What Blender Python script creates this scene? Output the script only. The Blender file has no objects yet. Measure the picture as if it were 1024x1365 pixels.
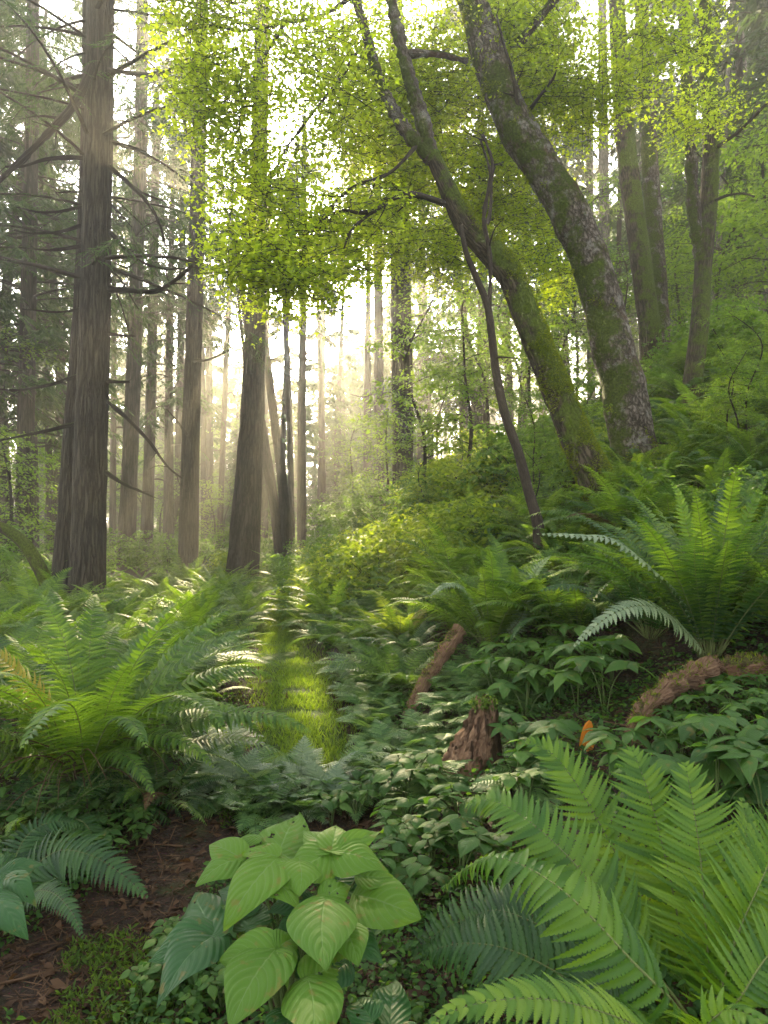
SKY_STRENGTH = .15
SUN_STRENGTH = 5.0
EXPOSURE = 2.9
HAZE = .0033
HAZE_G = .74
import bpy, math, random
import numpy as np
from mathutils import Vector, Matrix, Euler

rng = np.random.default_rng(11)
random.seed(5)
SC = bpy.context.scene
COL = SC.collection
R = math.radians
Z = np.array([0.0, 0.0, 1.0])

# ------------------------------------------------------------------ camera model
PW, PH, FPX = 1024.0, 1365.0, 905.0
CAM = np.array([0.0, 0.0, 1.42])
PITCH = math.atan(17.5 / FPX)
SUN_PX = (386, 305)

def ray(px, py):
    x, z = (px - PW / 2) / FPX, (PH / 2 - py) / FPX
    c, s = math.cos(PITCH), math.sin(PITCH)
    return np.array([x, c - z * s, s + z * c])

def at(px, py, Y):
    d = ray(px, py)
    return CAM + d * (Y / d[1])

def pxm(n, Y):                      # n photo pixels at depth Y, in metres
    return n * Y / FPX

# ------------------------------------------------------------------ noise
def _hash(i, j, k, seed):
    n = (i.astype(np.int64) * 374761393 + j.astype(np.int64) * 668265263 + k.astype(np.int64) * 2147483647 + seed * 1274126177) & 0xFFFFFFFF
    n = ((n ^ (n >> 13)) * 1274126177) & 0xFFFFFFFF
    n = ((n ^ (n >> 16)) * 668265263) & 0xFFFFFFFF
    return ((n ^ (n >> 15)) & 0xFFFF) / 65535.0

def vnoise(P, seed=0):
    P = np.asarray(P, float)
    I = np.floor(P).astype(np.int64)
    f = P - I
    f = f * f * (3 - 2 * f)
    out = 0
    for a in (0, 1):
        for b in (0, 1):
            for c in (0, 1):
                w = (f[..., 0] if a else 1 - f[..., 0]) * (f[..., 1] if b else 1 - f[..., 1]) * (f[..., 2] if c else 1 - f[..., 2])
                out = out + w * _hash(I[..., 0] + a, I[..., 1] + b, I[..., 2] + c, seed)
    return out * 2 - 1

def fbm(P, octv=4, seed=0):
    P = np.asarray(P, float)
    o, a = 0, 0.5
    for k in range(octv):
        o = o + a * vnoise(P * (2 ** k) + 17.3 * k, seed + k)
        a *= 0.5
    return o

# ------------------------------------------------------------------ terrain
PY_ = np.array([-400, 0, 2.4, 4.2, 6.2, 9, 14, 30, 400.0])
PX_ = np.array([-1.0, -1.0, -0.86, -0.47, -0.80, -1.45, -2.4, -4.5, -30.0])

def path_x(y):
    return np.interp(y, PY_, PX_)

def height(x, y):
    x = np.asarray(x, float); y = np.asarray(y, float)
    t = x - path_x(y) - 0.5
    ts = np.logaddexp(0, 5 * t) / 5
    slope = 0.20 + 0.038 * np.clip(y, 0, 11) + 0.006 * np.clip(y - 11, 0, 10)
    b = ts * slope
    b = 8.5 * np.tanh(b / 8.5)
    tl = np.logaddexp(0, 4 * (-t - 1.6)) / 4
    b = b + 2.0 * np.tanh(tl * 0.10 / 2.0)
    P = np.stack([x, y, np.zeros_like(x)], -1)
    return b + 0.10 * fbm(P * 0.55, 3, 3) + 0.035 * fbm(P * 3.0, 2, 9)

def ground_hit(px, py, far=80):
    d = ray(px, py)
    ys = np.geomspace(0.6, far, 1500)
    P = CAM[None] + d[None] * (ys / d[1])[:, None]
    below = np.nonzero(P[:, 2] < height(P[:, 0], P[:, 1]))[0]
    k = below[0] if len(below) else len(ys) - 1
    p = P[k].copy(); p[2] = float(height(p[0], p[1]))
    return p

def gpt(x, y, dz=0.0):
    return np.array([x, y, float(height(x, y)) + dz])

def project(p):
    d = np.asarray(p) - CAM
    c, s = math.cos(PITCH), math.sin(PITCH)
    yy, zz = d[..., 1] * c + d[..., 2] * s, -d[..., 1] * s + d[..., 2] * c
    return PW / 2 + d[..., 0] / yy * FPX, PH / 2 - zz / yy * FPX

# ------------------------------------------------------------------ mesh building
class MB:
    def __init__(self):
        self.v, self.f, self.m, self.uv, self.n = [], [], [], [], 0
    def add(self, V, F, uv=None, mat=0):
        V = np.asarray(V, float).reshape(-1, 3)
        self.v.append(V)
        self.uv.append(np.zeros((len(V), 2)) if uv is None else np.asarray(uv, float).reshape(-1, 2))
        for f in (F if isinstance(F, list) else [F]):
            f = np.asarray(f, np.int64)
            self.f.append(f + self.n); self.m.append(np.full(len(f), mat, np.int32))
        self.n += len(V)
    def many(self, V, F, M, L, uv=None, mat=0):        # copies of (V,F): matrices M (k,3,3), places L (k,3)
        k, n = len(L), len(V)
        if k == 0: return
        VV = (np.einsum('kij,nj->kni', M, V) + L[:, None, :]).reshape(-1, 3)
        for f in (F if isinstance(F, list) else [F]):
            f = np.asarray(f, np.int64)
            FF = (f[None] + (np.arange(k) * n)[:, None, None]).reshape(-1, f.shape[1])
            self.f.append(FF + self.n); self.m.append(np.full(len(FF), mat, np.int32))
        self.v.append(VV)
        self.uv.append(np.zeros((len(VV), 2)) if uv is None else np.tile(uv, (k, 1)))
        self.n += len(VV)
    def mesh(self, name, mats, smooth=True):
        me = bpy.data.meshes.new(name)
        V = np.concatenate(self.v)
        me.vertices.add(len(V)); me.vertices.foreach_set('co', V.astype(np.float32).ravel())
        loops = np.concatenate([f.ravel() for f in self.f]).astype(np.int32)
        tot = np.concatenate([np.full(len(f), f.shape[1], np.int32) for f in self.f])
        start = np.concatenate([[0], np.cumsum(tot)[:-1]]).astype(np.int32)
        me.loops.add(len(loops)); me.loops.foreach_set('vertex_index', loops)
        me.polygons.add(len(tot)); me.polygons.foreach_set('loop_start', start)
        me.polygons.foreach_set('material_index', np.concatenate(self.m))
        if smooth: me.polygons.foreach_set('use_smooth', np.ones(len(tot), bool))
        UV = np.concatenate(self.uv)
        ul = me.uv_layers.new(name='UVMap')
        ul.data.foreach_set('uv', UV[loops].astype(np.float32).ravel())
        for m in (mats if isinstance(mats, (list, tuple)) else [mats]): me.materials.append(m)
        me.update(calc_edges=True)
        return me
    def build(self, name, mats, parent=None, smooth=True):
        return link(name, self.mesh(name, mats, smooth), parent)

def link(name, me, parent=None):
    o = bpy.data.objects.new(name, me); COL.objects.link(o)
    if parent is not None: o.parent = parent
    return o

def tag(o, label=None, cat=None, group=None, kind=None):
    if label: o['label'] = label
    if cat: o['category'] = cat
    if group: o['group'] = group
    if kind: o['kind'] = kind
    return o

def empty(name, loc=(0, 0, 0), rz=0.0, label=None, cat=None, group=None):
    o = bpy.data.objects.new(name, None); COL.objects.link(o)
    o.empty_display_size = 0.1
    o.location = tuple(loc); o.rotation_euler = (0, 0, rz)
    return tag(o, label, cat, group)

def copy_tree(o, loc, rz, sc, label=None, group=None, tilt=(0, 0)):
    c = o.copy(); COL.objects.link(c)
    c.location = tuple(loc); c.rotation_euler = (tilt[0], tilt[1], rz)
    c.scale = (sc, sc, sc) if np.isscalar(sc) else tuple(sc)
    if label: c['label'] = label
    if group: c['group'] = group
    for ch in list(o.children):
        d = ch.copy(); COL.objects.link(d); d.parent = c
        for g in list(ch.children):
            e = g.copy(); COL.objects.link(e); e.parent = d
    return c

def norm(a):
    a = np.asarray(a, float)
    return a / np.maximum(np.linalg.norm(a, axis=-1, keepdims=True), 1e-9)

def catmull(P, n):
    P = np.asarray(P, float)
    if len(P) == 2: P = np.array([P[0], P[0] * .5 + P[1] * .5, P[1]])
    Q = np.vstack([2 * P[0] - P[1], P, 2 * P[-1] - P[-2]])
    u = np.linspace(0, len(P) - 1 - 1e-9, n); i = u.astype(int); f = (u - i)[:, None]
    a, b, c, d = Q[i], Q[i + 1], Q[i + 2], Q[i + 3]
    return 0.5 * (2 * b + (c - a) * f + (2 * a - 5 * b + 4 * c - d) * f ** 2 + (3 * b - a - 3 * c + d) * f ** 3)

def resample(P, n):
    s = np.concatenate([[0], np.cumsum(np.linalg.norm(np.diff(P, axis=0), axis=1))])
    q = np.linspace(0, s[-1], n)
    return np.stack([np.interp(q, s, P[:, k]) for k in range(P.shape[1])], 1), s[-1]

def frames(P):
    T = norm(np.gradient(P, axis=0))
    S = np.zeros_like(T); ref = np.array([1.0, 0.13, 0.07]) if abs(T[0, 2]) > .5 else np.array([0.05, 0.1, 1.0])
    for i in range(len(P)):
        s = ref - T[i] * ref.dot(T[i]); s /= max(np.linalg.norm(s), 1e-9); S[i] = s; ref = s
    return T, S, np.cross(T, S)

def tube(mb, P, rad, seg=8, mat=0, rough=0.0, fur=0.0, flare=None, seed=0, nscale=3.0, cap=True, uvs=1.0):
    P = np.asarray(P, float); n = len(P)
    T, S, B = frames(P)
    th = np.linspace(0, 2 * np.pi, seg, endpoint=False)
    sl = np.concatenate([[0], np.cumsum(np.linalg.norm(np.diff(P, axis=0), axis=1))])
    r = np.broadcast_to(np.asarray(rad, float), (n,))[:, None] * np.ones((1, seg))
    if flare is not None:
        amt, fl, k = flare
        e = np.exp(-sl / fl)[:, None]
        r = r * (1 + amt * e * (0.65 + 0.35 * np.cos(k * th + seed)[None] + 0.25 * np.cos((k + 2) * th + 2.1 * seed)[None]))
    C, Sn = np.cos(th)[None, :, None], np.sin(th)[None, :, None]
    dirs = S[:, None, :] * C + B[:, None, :] * Sn
    if rough or fur:
        base = P[:, None, :] + dirs * r[..., None]
        d = 0
        if rough: d = d + rough * fbm(base * nscale, 4, seed)
        if fur:
            q = np.stack([np.cos(th)[None] * 5 + 0 * sl[:, None], np.sin(th)[None] * 5 + 0 * sl[:, None], sl[:, None] * 1.1 + 0 * th[None]], -1)
            ridge = 1 - np.abs(fbm(q * 1.6, 3, seed + 5)) * 3.0
            d = d + fur * ridge
        r = r * (1 + d)
    V = P[:, None, :] + dirs * r[..., None]
    i = np.arange(n - 1)[:, None] * seg; j = np.arange(seg)[None]
    F = np.stack([i + j, i + (j + 1) % seg, i + seg + (j + 1) % seg, i + seg + j], -1).reshape(-1, 4)
    uv = np.stack([np.broadcast_to(th[None] / (2 * np.pi), (n, seg)), np.broadcast_to(sl[:, None] * uvs, (n, seg))], -1)
    Fs = [F]
    if cap:
        Fs.append(np.arange(seg)[None, ::-1]); Fs.append((np.arange(seg) + (n - 1) * seg)[None])
    mb.add(V.reshape(-1, 3), Fs, uv.reshape(-1, 2), mat)
    return V

# ------------------------------------------------------------------ materials
def new_mat(name):
    m = bpy.data.materials.new(name); m.use_nodes = True
    nt = m.node_tree; nt.nodes.clear()
    out = nt.nodes.new('ShaderNodeOutputMaterial')
    return m, nt, out

def nd(nt, typ, **kw):
    n = nt.nodes.new(typ)
    for k, v in kw.items():
        if k.startswith('i_'): n.inputs[k[2:].replace('_', ' ')].default_value = v
        else: setattr(n, k, v)
    return n

def ramp(nt, stops, fac):
    r = nt.nodes.new('ShaderNodeValToRGB')
    while len(r.color_ramp.elements) < len(stops): r.color_ramp.elements.new(0.5)
    for e, (p, c) in zip(r.color_ramp.elements, stops):
        e.position = p; e.color = (*c, 1) if len(c) == 3 else c
    nt.links.new(fac, r.inputs[0])
    return r.outputs[0]

def mathn(nt, op, a, b=None, c=None, clamp=False):
    n = nt.nodes.new('ShaderNodeMath'); n.operation = op; n.use_clamp = clamp
    for k, v in enumerate((a, b, c)):
        if v is None: continue
        if isinstance(v, (int, float)): n.inputs[k].default_value = v
        else: nt.links.new(v, n.inputs[k])
    return n.outputs[0]

def mixc(nt, fac, a, b, blend='MIX'):
    n = nt.nodes.new('ShaderNodeMix'); n.data_type = 'RGBA'; n.blend_type = blend
    for s, v in ((n.inputs['Factor'], fac), (n.inputs[6], a), (n.inputs[7], b)):
        if isinstance(v, (int, float)): s.default_value = v
        elif isinstance(v, tuple): s.default_value = (*v, 1) if len(v) == 3 else v
        else: nt.links.new(v, s)
    return n.outputs[2]

def leaf_mat(name, stops, trans, tfac=0.45, rough=0.42, spec=0.35, veins=None, nscale=2.0, bump=0.0):
    """stops: base colours from dark to light over the leaf-to-leaf variation; trans: colour of light passing through."""
    m, nt, out = new_mat(name)
    L = nt.links.new
    geo = nd(nt, 'ShaderNodeNewGeometry'); oi = nd(nt, 'ShaderNodeObjectInfo')
    tc = nd(nt, 'ShaderNodeTexCoord')
    nz = nd(nt, 'ShaderNodeTexNoise'); nz.inputs['Scale'].default_value = nscale; nz.inputs['Detail'].default_value = 3
    L(tc.outputs['Object'], nz.inputs['Vector'])
    f = mathn(nt, 'MULTIPLY_ADD', geo.outputs['Random Per Island'], 0.7, mathn(nt, 'MULTIPLY_ADD', nz.outputs['Fac'], 0.7, -0.2))
    f = mathn(nt, 'ADD', f, mathn(nt, 'MULTIPLY_ADD', oi.outputs['Random'], 0.3, -0.18), clamp=True)
    k = len(stops)
    col = ramp(nt, [(0.1 + 0.8 * i / max(1, k - 1), c) for i, c in enumerate(stops)], f)
    tcol = mixc(nt, 1.0, trans, ramp(nt, [(0.0, (.55, .6, .5)), (1.0, (1.25, 1.15, 1.0))], f), 'MULTIPLY')
    bs = nd(nt, 'ShaderNodeBsdfPrincipled'); bs.inputs['Roughness'].default_value = rough
    bs.inputs['Specular IOR Level'].default_value = spec
    normal = None
    if veins:
        nv, kk, dark = veins
        uvn = nd(nt, 'ShaderNodeUVMap'); sx = nd(nt, 'ShaderNodeSeparateXYZ'); L(uvn.outputs[0], sx.inputs[0])
        av = mathn(nt, 'ABSOLUTE', mathn(nt, 'MULTIPLY_ADD', sx.outputs[1], 2.0, -1.0))
        # side veins sweep forward; the midrib runs along v = .5
        ph = mathn(nt, 'MULTIPLY', mathn(nt, 'SUBTRACT', sx.outputs[0], mathn(nt, 'MULTIPLY', mathn(nt, 'POWER', av, 1.25), kk)), nv)
        fr = mathn(nt, 'ABSOLUTE', mathn(nt, 'SUBTRACT', mathn(nt, 'FRACT', ph), 0.5))
        line = mathn(nt, 'SUBTRACT', 1.0, mathn(nt, 'DIVIDE', mathn(nt, 'SUBTRACT', 0.5, fr), 0.11), clamp=True)
        mid = mathn(nt, 'SUBTRACT', 1.0, mathn(nt, 'DIVIDE', av, 0.045), clamp=True)
        nz2 = nd(nt, 'ShaderNodeTexNoise'); nz2.inputs['Scale'].default_value = 60; nz2.inputs['Detail'].default_value = 4
        L(tc.outputs['Object'], nz2.inputs['Vector'])
        v = mathn(nt, 'MAXIMUM', mathn(nt, 'MULTIPLY', line, 0.6), mid)
        col = mixc(nt, mathn(nt, 'MULTIPLY', v, 0.75), col, dark)
        tcol = mixc(nt, mathn(nt, 'MULTIPLY', v, 0.35), tcol, (0.02, 0.03, 0.004))
        col = mixc(nt, mathn(nt, 'MULTIPLY', nz2.outputs['Fac'], 0.35), col, mixc(nt, 1.0, col, (.62, .7, .5), 'MULTIPLY'))
        # a few brown specks of wear
        nz3 = nd(nt, 'ShaderNodeTexNoise'); nz3.inputs['Scale'].default_value = 34; nz3.inputs['Detail'].default_value = 2
        L(tc.outputs['Object'], nz3.inputs['Vector'])
        col = mixc(nt, ramp(nt, [(0.63, (0, 0, 0)), (0.67, (.6, .6, .6))], nz3.outputs['Fac']), col, (.12, .09, .02))
        # quilted surface between the veins
        hgt = mathn(nt, 'ADD', mathn(nt, 'MULTIPLY', fr, -1.0), mathn(nt, 'ADD', mathn(nt, 'MULTIPLY', nz2.outputs['Fac'], 0.22), mathn(nt, 'MULTIPLY', mid, -0.5)))
        bp = nd(nt, 'ShaderNodeBump'); bp.inputs['Strength'].default_value = 0.5; bp.inputs['Distance'].default_value = 0.005
        L(hgt, bp.inputs['Height']); normal = bp.outputs[0]
    elif bump:
        nz2 = nd(nt, 'ShaderNodeTexNoise'); nz2.inputs['Scale'].default_value = 120
        L(tc.outputs['Object'], nz2.inputs['Vector'])
        bp = nd(nt, 'ShaderNodeBump'); bp.inputs['Strength'].default_value = bump; bp.inputs['Distance'].default_value = 0.003
        L(nz2.outputs['Fac'], bp.inputs['Height']); normal = bp.outputs[0]
    L(col, bs.inputs['Base Color'])
    tr = nd(nt, 'ShaderNodeBsdfTranslucent'); L(tcol, tr.inputs['Color'])
    if normal is not None: L(normal, bs.inputs['Normal'])
    mx = nd(nt, 'ShaderNodeMixShader'); mx.inputs[0].default_value = tfac
    L(bs.outputs[0], mx.inputs[1]); L(tr.outputs[0], mx.inputs[2]); L(mx.outputs[0], out.inputs[0])
    return m

def bark_mat(name, dark, light, moss=None, moss_amt=0.5, stretch=5.0, scale=6.0, bump=0.8, side=(0, 0, 1), red=None, cracks=1.0, lichen=None):
    m, nt, out = new_mat(name); L = nt.links.new
    tc = nd(nt, 'ShaderNodeTexCoord')
    # grain follows the stem: (cos, sin) of the angle round it, and the length along it
    uvn = nd(nt, 'ShaderNodeUVMap'); sx = nd(nt, 'ShaderNodeSeparateXYZ'); L(uvn.outputs[0], sx.inputs[0])
    ang = mathn(nt, 'MULTIPLY', sx.outputs[0], 2 * math.pi)
    cb = nd(nt, 'ShaderNodeCombineXYZ'); L(mathn(nt, 'MULTIPLY', mathn(nt, 'COSINE', ang), .3), cb.inputs[0]); L(mathn(nt, 'MULTIPLY', mathn(nt, 'SINE', ang), .3), cb.inputs[1]); L(sx.outputs[1], cb.inputs[2])
    mp = nd(nt, 'ShaderNodeMapping'); mp.inputs['Scale'].default_value = (scale, scale, scale / stretch)
    L(cb.outputs[0], mp.inputs['Vector'])
    n1 = nd(nt, 'ShaderNodeTexNoise'); n1.inputs['Scale'].default_value = 2.2; n1.inputs['Detail'].default_value = 7; n1.inputs['Roughness'].default_value = 0.65
    n1.inputs['Distortion'].default_value = 0.6
    L(mp.outputs[0], n1.inputs['Vector'])
    vo = nd(nt, 'ShaderNodeTexVoronoi'); vo.feature = 'DISTANCE_TO_EDGE'; vo.inputs['Scale'].default_value = 2.6
    wob = nd(nt, 'ShaderNodeVectorMath'); wob.operation = 'MULTIPLY_ADD'
    L(n1.outputs['Color'], wob.inputs[0]); wob.inputs[1].default_value = (.8, .8, .8); L(mp.outputs[0], wob.inputs[2])
    L(wob.outputs[0], vo.inputs['Vector'])
    crack = ramp(nt, [(0.0, (0, 0, 0)), (0.22, (1, 1, 1))], vo.outputs['Distance'])
    col = ramp(nt, [(0.25, dark), (0.75, light)], n1.outputs['Fac'])
    col = mixc(nt, 1.0, col, ramp(nt, [(0, tuple(1 - (1 - q) * cracks for q in (.30, .28, .26))), (1, (1, 1, 1))], crack), 'MULTIPLY')
    n2 = nd(nt, 'ShaderNodeTexNoise'); n2.inputs['Scale'].default_value = 1.7; n2.inputs['Detail'].default_value = 6; n2.inputs['Roughness'].default_value = .7
    L(tc.outputs['Object'], n2.inputs['Vector'])
    if lichen:
        n5 = nd(nt, 'ShaderNodeTexNoise'); n5.inputs['Scale'].default_value = 4.5; n5.inputs['Detail'].default_value = 9; n5.inputs['Roughness'].default_value = .8
        L(tc.outputs['Object'], n5.inputs['Vector'])
        col = mixc(nt, ramp(nt, [(0.53, (0, 0, 0)), (0.60, (.75, .75, .75))], n5.outputs['Fac']), col, lichen)
    if red: col = mixc(nt, ramp(nt, [(0.52, (0, 0, 0)), (0.66, (.8, .8, .8))], n2.outputs['Fac']), col, red)
    hgt = mathn(nt, 'ADD', mathn(nt, 'MULTIPLY', crack, 0.7 * cracks), n1.outputs['Fac'])
    if moss:
        geo = nd(nt, 'ShaderNodeNewGeometry')
        dt = nd(nt, 'ShaderNodeVectorMath'); dt.operation = 'DOT_PRODUCT'
        L(geo.outputs['Normal'], dt.inputs[0]); dt.inputs[1].default_value = side
        n3 = nd(nt, 'ShaderNodeTexNoise'); n3.inputs['Scale'].default_value = 5.5; n3.inputs['Detail'].default_value = 8; n3.inputs['Roughness'].default_value = .72
        L(tc.outputs['Object'], n3.inputs['Vector'])
        s = mathn(nt, 'ADD', mathn(nt, 'MULTIPLY', dt.outputs['Value'], 0.28), mathn(nt, 'ADD', mathn(nt, 'MULTIPLY', n2.outputs['Fac'], .9), mathn(nt, 'MULTIPLY', n3.outputs['Fac'], .6)))
        mk = ramp(nt, [(1.02 - moss_amt * .5, (0, 0, 0)), (1.13 - moss_amt * .5, (1, 1, 1))], mathn(nt, 'MULTIPLY', s, 1.0))
        n4 = nd(nt, 'ShaderNodeTexNoise'); n4.inputs['Scale'].default_value = 45; n4.inputs['Detail'].default_value = 3
        L(tc.outputs['Object'], n4.inputs['Vector'])
        mc = ramp(nt, [(0.3, tuple(c * .45 for c in moss)), (0.7, moss)], n4.outputs['Fac'])
        col = mixc(nt, mk, col, mc)
        hgt = mathn(nt, 'ADD', hgt, mathn(nt, 'MULTIPLY', mk, n4.outputs['Fac']))
    bp = nd(nt, 'ShaderNodeBump'); bp.inputs['Strength'].default_value = bump; bp.inputs['Distance'].default_value = 0.045
    L(hgt, bp.inputs['Height'])
    bs = nd(nt, 'ShaderNodeBsdfPrincipled'); bs.inputs['Roughness'].default_value = 0.9; bs.inputs['Specular IOR Level'].default_value = 0.2
    L(col, bs.inputs['Base Color']); L(bp.outputs[0], bs.inputs['Normal']); L(bs.outputs[0], out.inputs[0])
    return m

M = {}
M['maple'] = leaf_mat('maple_leaf', [(.035, .085, .006), (.06, .12, .008), (.10, .16, .010)], (.52, .70, .025), tfac=.60, rough=.55, spec=.2)
M['conifer'] = leaf_mat('conifer_needles', [(.014, .034, .013), (.022, .05, .017), (.036, .07, .02)], (.08, .14, .03), tfac=.38, rough=.65, spec=.15, nscale=.7)
M['understory'] = leaf_mat('understory_leaf', [(.022, .066, .012), (.042, .10, .014), (.075, .14, .016)], (.26, .42, .03), tfac=.5, rough=.55, spec=.2, nscale=.8)
M['shrub'] = leaf_mat('shrub_leaf', [(.022, .065, .008), (.05, .105, .010), (.10, .145, .012)], (.38, .52, .025), tfac=.52, rough=.55, spec=.2)
M['shrub_green'] = leaf_mat('shrub_leaf_green', [(.016, .05, .011), (.028, .075, .014), (.05, .11, .018)], (.20, .36, .03), tfac=.48, rough=.55, spec=.2)
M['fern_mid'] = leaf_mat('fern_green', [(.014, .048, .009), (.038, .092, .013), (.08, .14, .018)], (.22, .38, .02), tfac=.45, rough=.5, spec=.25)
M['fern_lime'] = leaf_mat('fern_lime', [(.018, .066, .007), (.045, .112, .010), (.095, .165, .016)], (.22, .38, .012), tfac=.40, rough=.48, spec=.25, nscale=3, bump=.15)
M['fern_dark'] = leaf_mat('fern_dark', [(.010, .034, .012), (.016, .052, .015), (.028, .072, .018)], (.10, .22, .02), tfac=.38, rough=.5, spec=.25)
M['fern_silver'] = leaf_mat('fern_silver', [(.07, .12, .065), (.11, .16, .09), (.17, .22, .13)], (.24, .36, .12), tfac=.38, rough=.4, spec=.4)
M['herb'] = leaf_mat('herb_leaf', [(.018, .058, .012), (.042, .10, .018), (.08, .155, .026)], (.16, .34, .03), tfac=.40, rough=.52, spec=.22, veins=(9.0, .35, (.055, .12, .035)))
M['small_leaf'] = leaf_mat('ground_leaf', [(.013, .043, .010), (.024, .07, .013), (.042, .10, .018)], (.14, .28, .025), tfac=.42, rough=.6, spec=.15)
M['lace'] = leaf_mat('lacy_leaf', [(.03, .08, .022), (.065, .135, .038), (.12, .19, .06)], (.22, .38, .06), tfac=.42, rough=.5, spec=.3)
M['big_leaf'] = leaf_mat('broad_leaf_lime', [(.048, .118, .010), (.068, .145, .012), (.095, .17, .015)], (.24, .40, .012), tfac=.36, rough=.58, spec=.2, veins=(7.0, .42, (.15, .23, .07)))
M['big_leaf_dark'] = leaf_mat('broad_leaf_deep', [(.012, .055, .014), (.017, .068, .016), (.026, .085, .02)], (.12, .28, .03), tfac=.34, rough=.46, spec=.25, veins=(8.0, .42, (.05, .13, .035)))
M['grass'] = leaf_mat('grass_blade', [(.036, .08, .010), (.06, .11, .012), (.09, .14, .016)], (.26, .40, .02), tfac=.45, rough=.5)
M['moss_fuzz'] = leaf_mat('moss_tuft', [(.04, .06, .006), (.07, .09, .008), (.12, .135, .012)], (.32, .44, .015), tfac=.42, rough=.7, spec=.1, nscale=8)
M['moss_bright'] = leaf_mat('moss_bright', [(.022, .05, .008), (.038, .075, .010), (.065, .105, .014)], (.16, .26, .02), tfac=.4, rough=.6, spec=.15, nscale=6)
M['dead'] = leaf_mat('dead_frond', [(.022, .012, .007), (.05, .027, .014), (.10, .058, .03)], (.12, .06, .02), tfac=.25, rough=.7, spec=.2)
M['fern_yellow'] = leaf_mat('fern_yellow', [(.10, .115, .015), (.16, .15, .02), (.20, .16, .03)], (.34, .32, .03), tfac=.42, rough=.5, spec=.2)
M['orange'] = leaf_mat('orange_leaf', [(.36, .11, .015), (.48, .17, .02), (.55, .24, .03)], (.5, .18, .02), tfac=.35, rough=.6, spec=.2, veins=(9.0, .4, (.22, .06, .012)))
M['yellow'] = leaf_mat('yellow_leaf', [(.17, .18, .02), (.26, .24, .03), (.36, .30, .05)], (.5, .46, .05), tfac=.45, rough=.5)
M['bark_fir'] = bark_mat('bark_fir', (.016, .013, .010), (.062, .052, .040), moss=(.05, .055, .02), moss_amt=.08, stretch=7, scale=5.5, bump=1.0)
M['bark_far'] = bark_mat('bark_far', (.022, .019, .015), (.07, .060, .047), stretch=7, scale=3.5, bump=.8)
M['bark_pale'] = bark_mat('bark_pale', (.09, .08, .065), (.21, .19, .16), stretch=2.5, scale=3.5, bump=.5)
M['bark_maple'] = bark_mat('bark_maple', (.026, .021, .016), (.23, .195, .155), moss=(.075, .11, .010), moss_amt=.44, stretch=1.4, scale=6.5, bump=1.0, side=(-.55, -.3, .5), red=(.10, .045, .022), lichen=(.26, .25, .22))
M['bark_mossy'] = bark_mat('bark_mossy', (.028, .022, .016), (.12, .095, .065), moss=(.085, .125, .010), moss_amt=.60, stretch=3, scale=5, bump=.9, side=(.2, -.2, .6))
M['bark_twig'] = bark_mat('bark_twig', (.022, .017, .012), (.06, .048, .036), stretch=4, scale=14, bump=.4)
M['rot'] = bark_mat('rotten_wood', (.075, .034, .020), (.34, .215, .13), moss=(.11, .10, .03), moss_amt=.16, stretch=1.4, scale=9, bump=1.2, red=(.19, .085, .05), cracks=.12)
M['fibre'] = leaf_mat('rotten_fibre', [(.035, .020, .011), (.10, .058, .032), (.22, .14, .08)], (.15, .08, .03), tfac=.15, rough=.8, spec=.1)
M['stipe'] = bark_mat('stipe', (.09, .12, .035), (.17, .21, .07), stretch=8, scale=20, bump=.2)
M['stalk'] = bark_mat('stalk', (.05, .085, .02), (.10, .15, .04), stretch=8, scale=20, bump=.2)

# soil: damp litter-brown with scraps of bark, leaf and moss
m, nt, out = new_mat('forest_soil'); L = nt.links.new
tc = nd(nt, 'ShaderNodeTexCoord')
n1 = nd(nt, 'ShaderNodeTexNoise'); n1.inputs['Scale'].default_value = 26; n1.inputs['Detail'].default_value = 9; n1.inputs['Roughness'].default_value = .75
n2 = nd(nt, 'ShaderNodeTexNoise'); n2.inputs['Scale'].default_value = 3.2; n2.inputs['Detail'].default_value = 5
vo = nd(nt, 'ShaderNodeTexVoronoi'); vo.inputs['Scale'].default_value = 60
for n in (n1, n2, vo): L(tc.outputs['Object'], n.inputs['Vector'])
c = ramp(nt, [(.3, (.007, .0045, .003)), (.5, (.022, .013, .009)), (.72, (.062, .036, .024))], n1.outputs['Fac'])
c = mixc(nt, ramp(nt, [(.25, (.6, .6, .6)), (.0, (0, 0, 0))], vo.outputs['Distance']), c, mixc(nt, 1.0, vo.outputs['Color'], (.12, .065, .04), 'MULTIPLY'))
c = mixc(nt, ramp(nt, [(.52, (0, 0, 0)), (.64, (.8, .8, .8))], n2.outputs['Fac']), c, (.035, .05, .012))
bp = nd(nt, 'ShaderNodeBump'); bp.inputs['Strength'].default_value = 1.0; bp.inputs['Distance'].default_value = .03
L(mathn(nt, 'ADD', n1.outputs['Fac'], mathn(nt, 'MULTIPLY', vo.outputs['Distance'], .4)), bp.inputs['Height'])
bs = nd(nt, 'ShaderNodeBsdfPrincipled'); bs.inputs['Roughness'].default_value = .9; bs.inputs['Specular IOR Level'].default_value = .2
L(c, bs.inputs['Base Color']); L(bp.outputs[0], bs.inputs['Normal']); L(bs.outputs[0], out.inputs[0])
M['soil'] = m
m, nt, out = new_mat('mossy_path'); L = nt.links.new
tc = nd(nt, 'ShaderNodeTexCoord')
n1 = nd(nt, 'ShaderNodeTexNoise'); n1.inputs['Scale'].default_value = 30; n1.inputs['Detail'].default_value = 8; n1.inputs['Roughness'].default_value = .7
L(tc.outputs['Object'], n1.inputs['Vector'])
c = ramp(nt, [(.3, (.018, .026, .006)), (.55, (.04, .07, .010)), (.8, (.075, .105, .016))], n1.outputs['Fac'])
bp = nd(nt, 'ShaderNodeBump'); bp.inputs['Strength'].default_value = 1.0; bp.inputs['Distance'].default_value = .03
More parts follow.
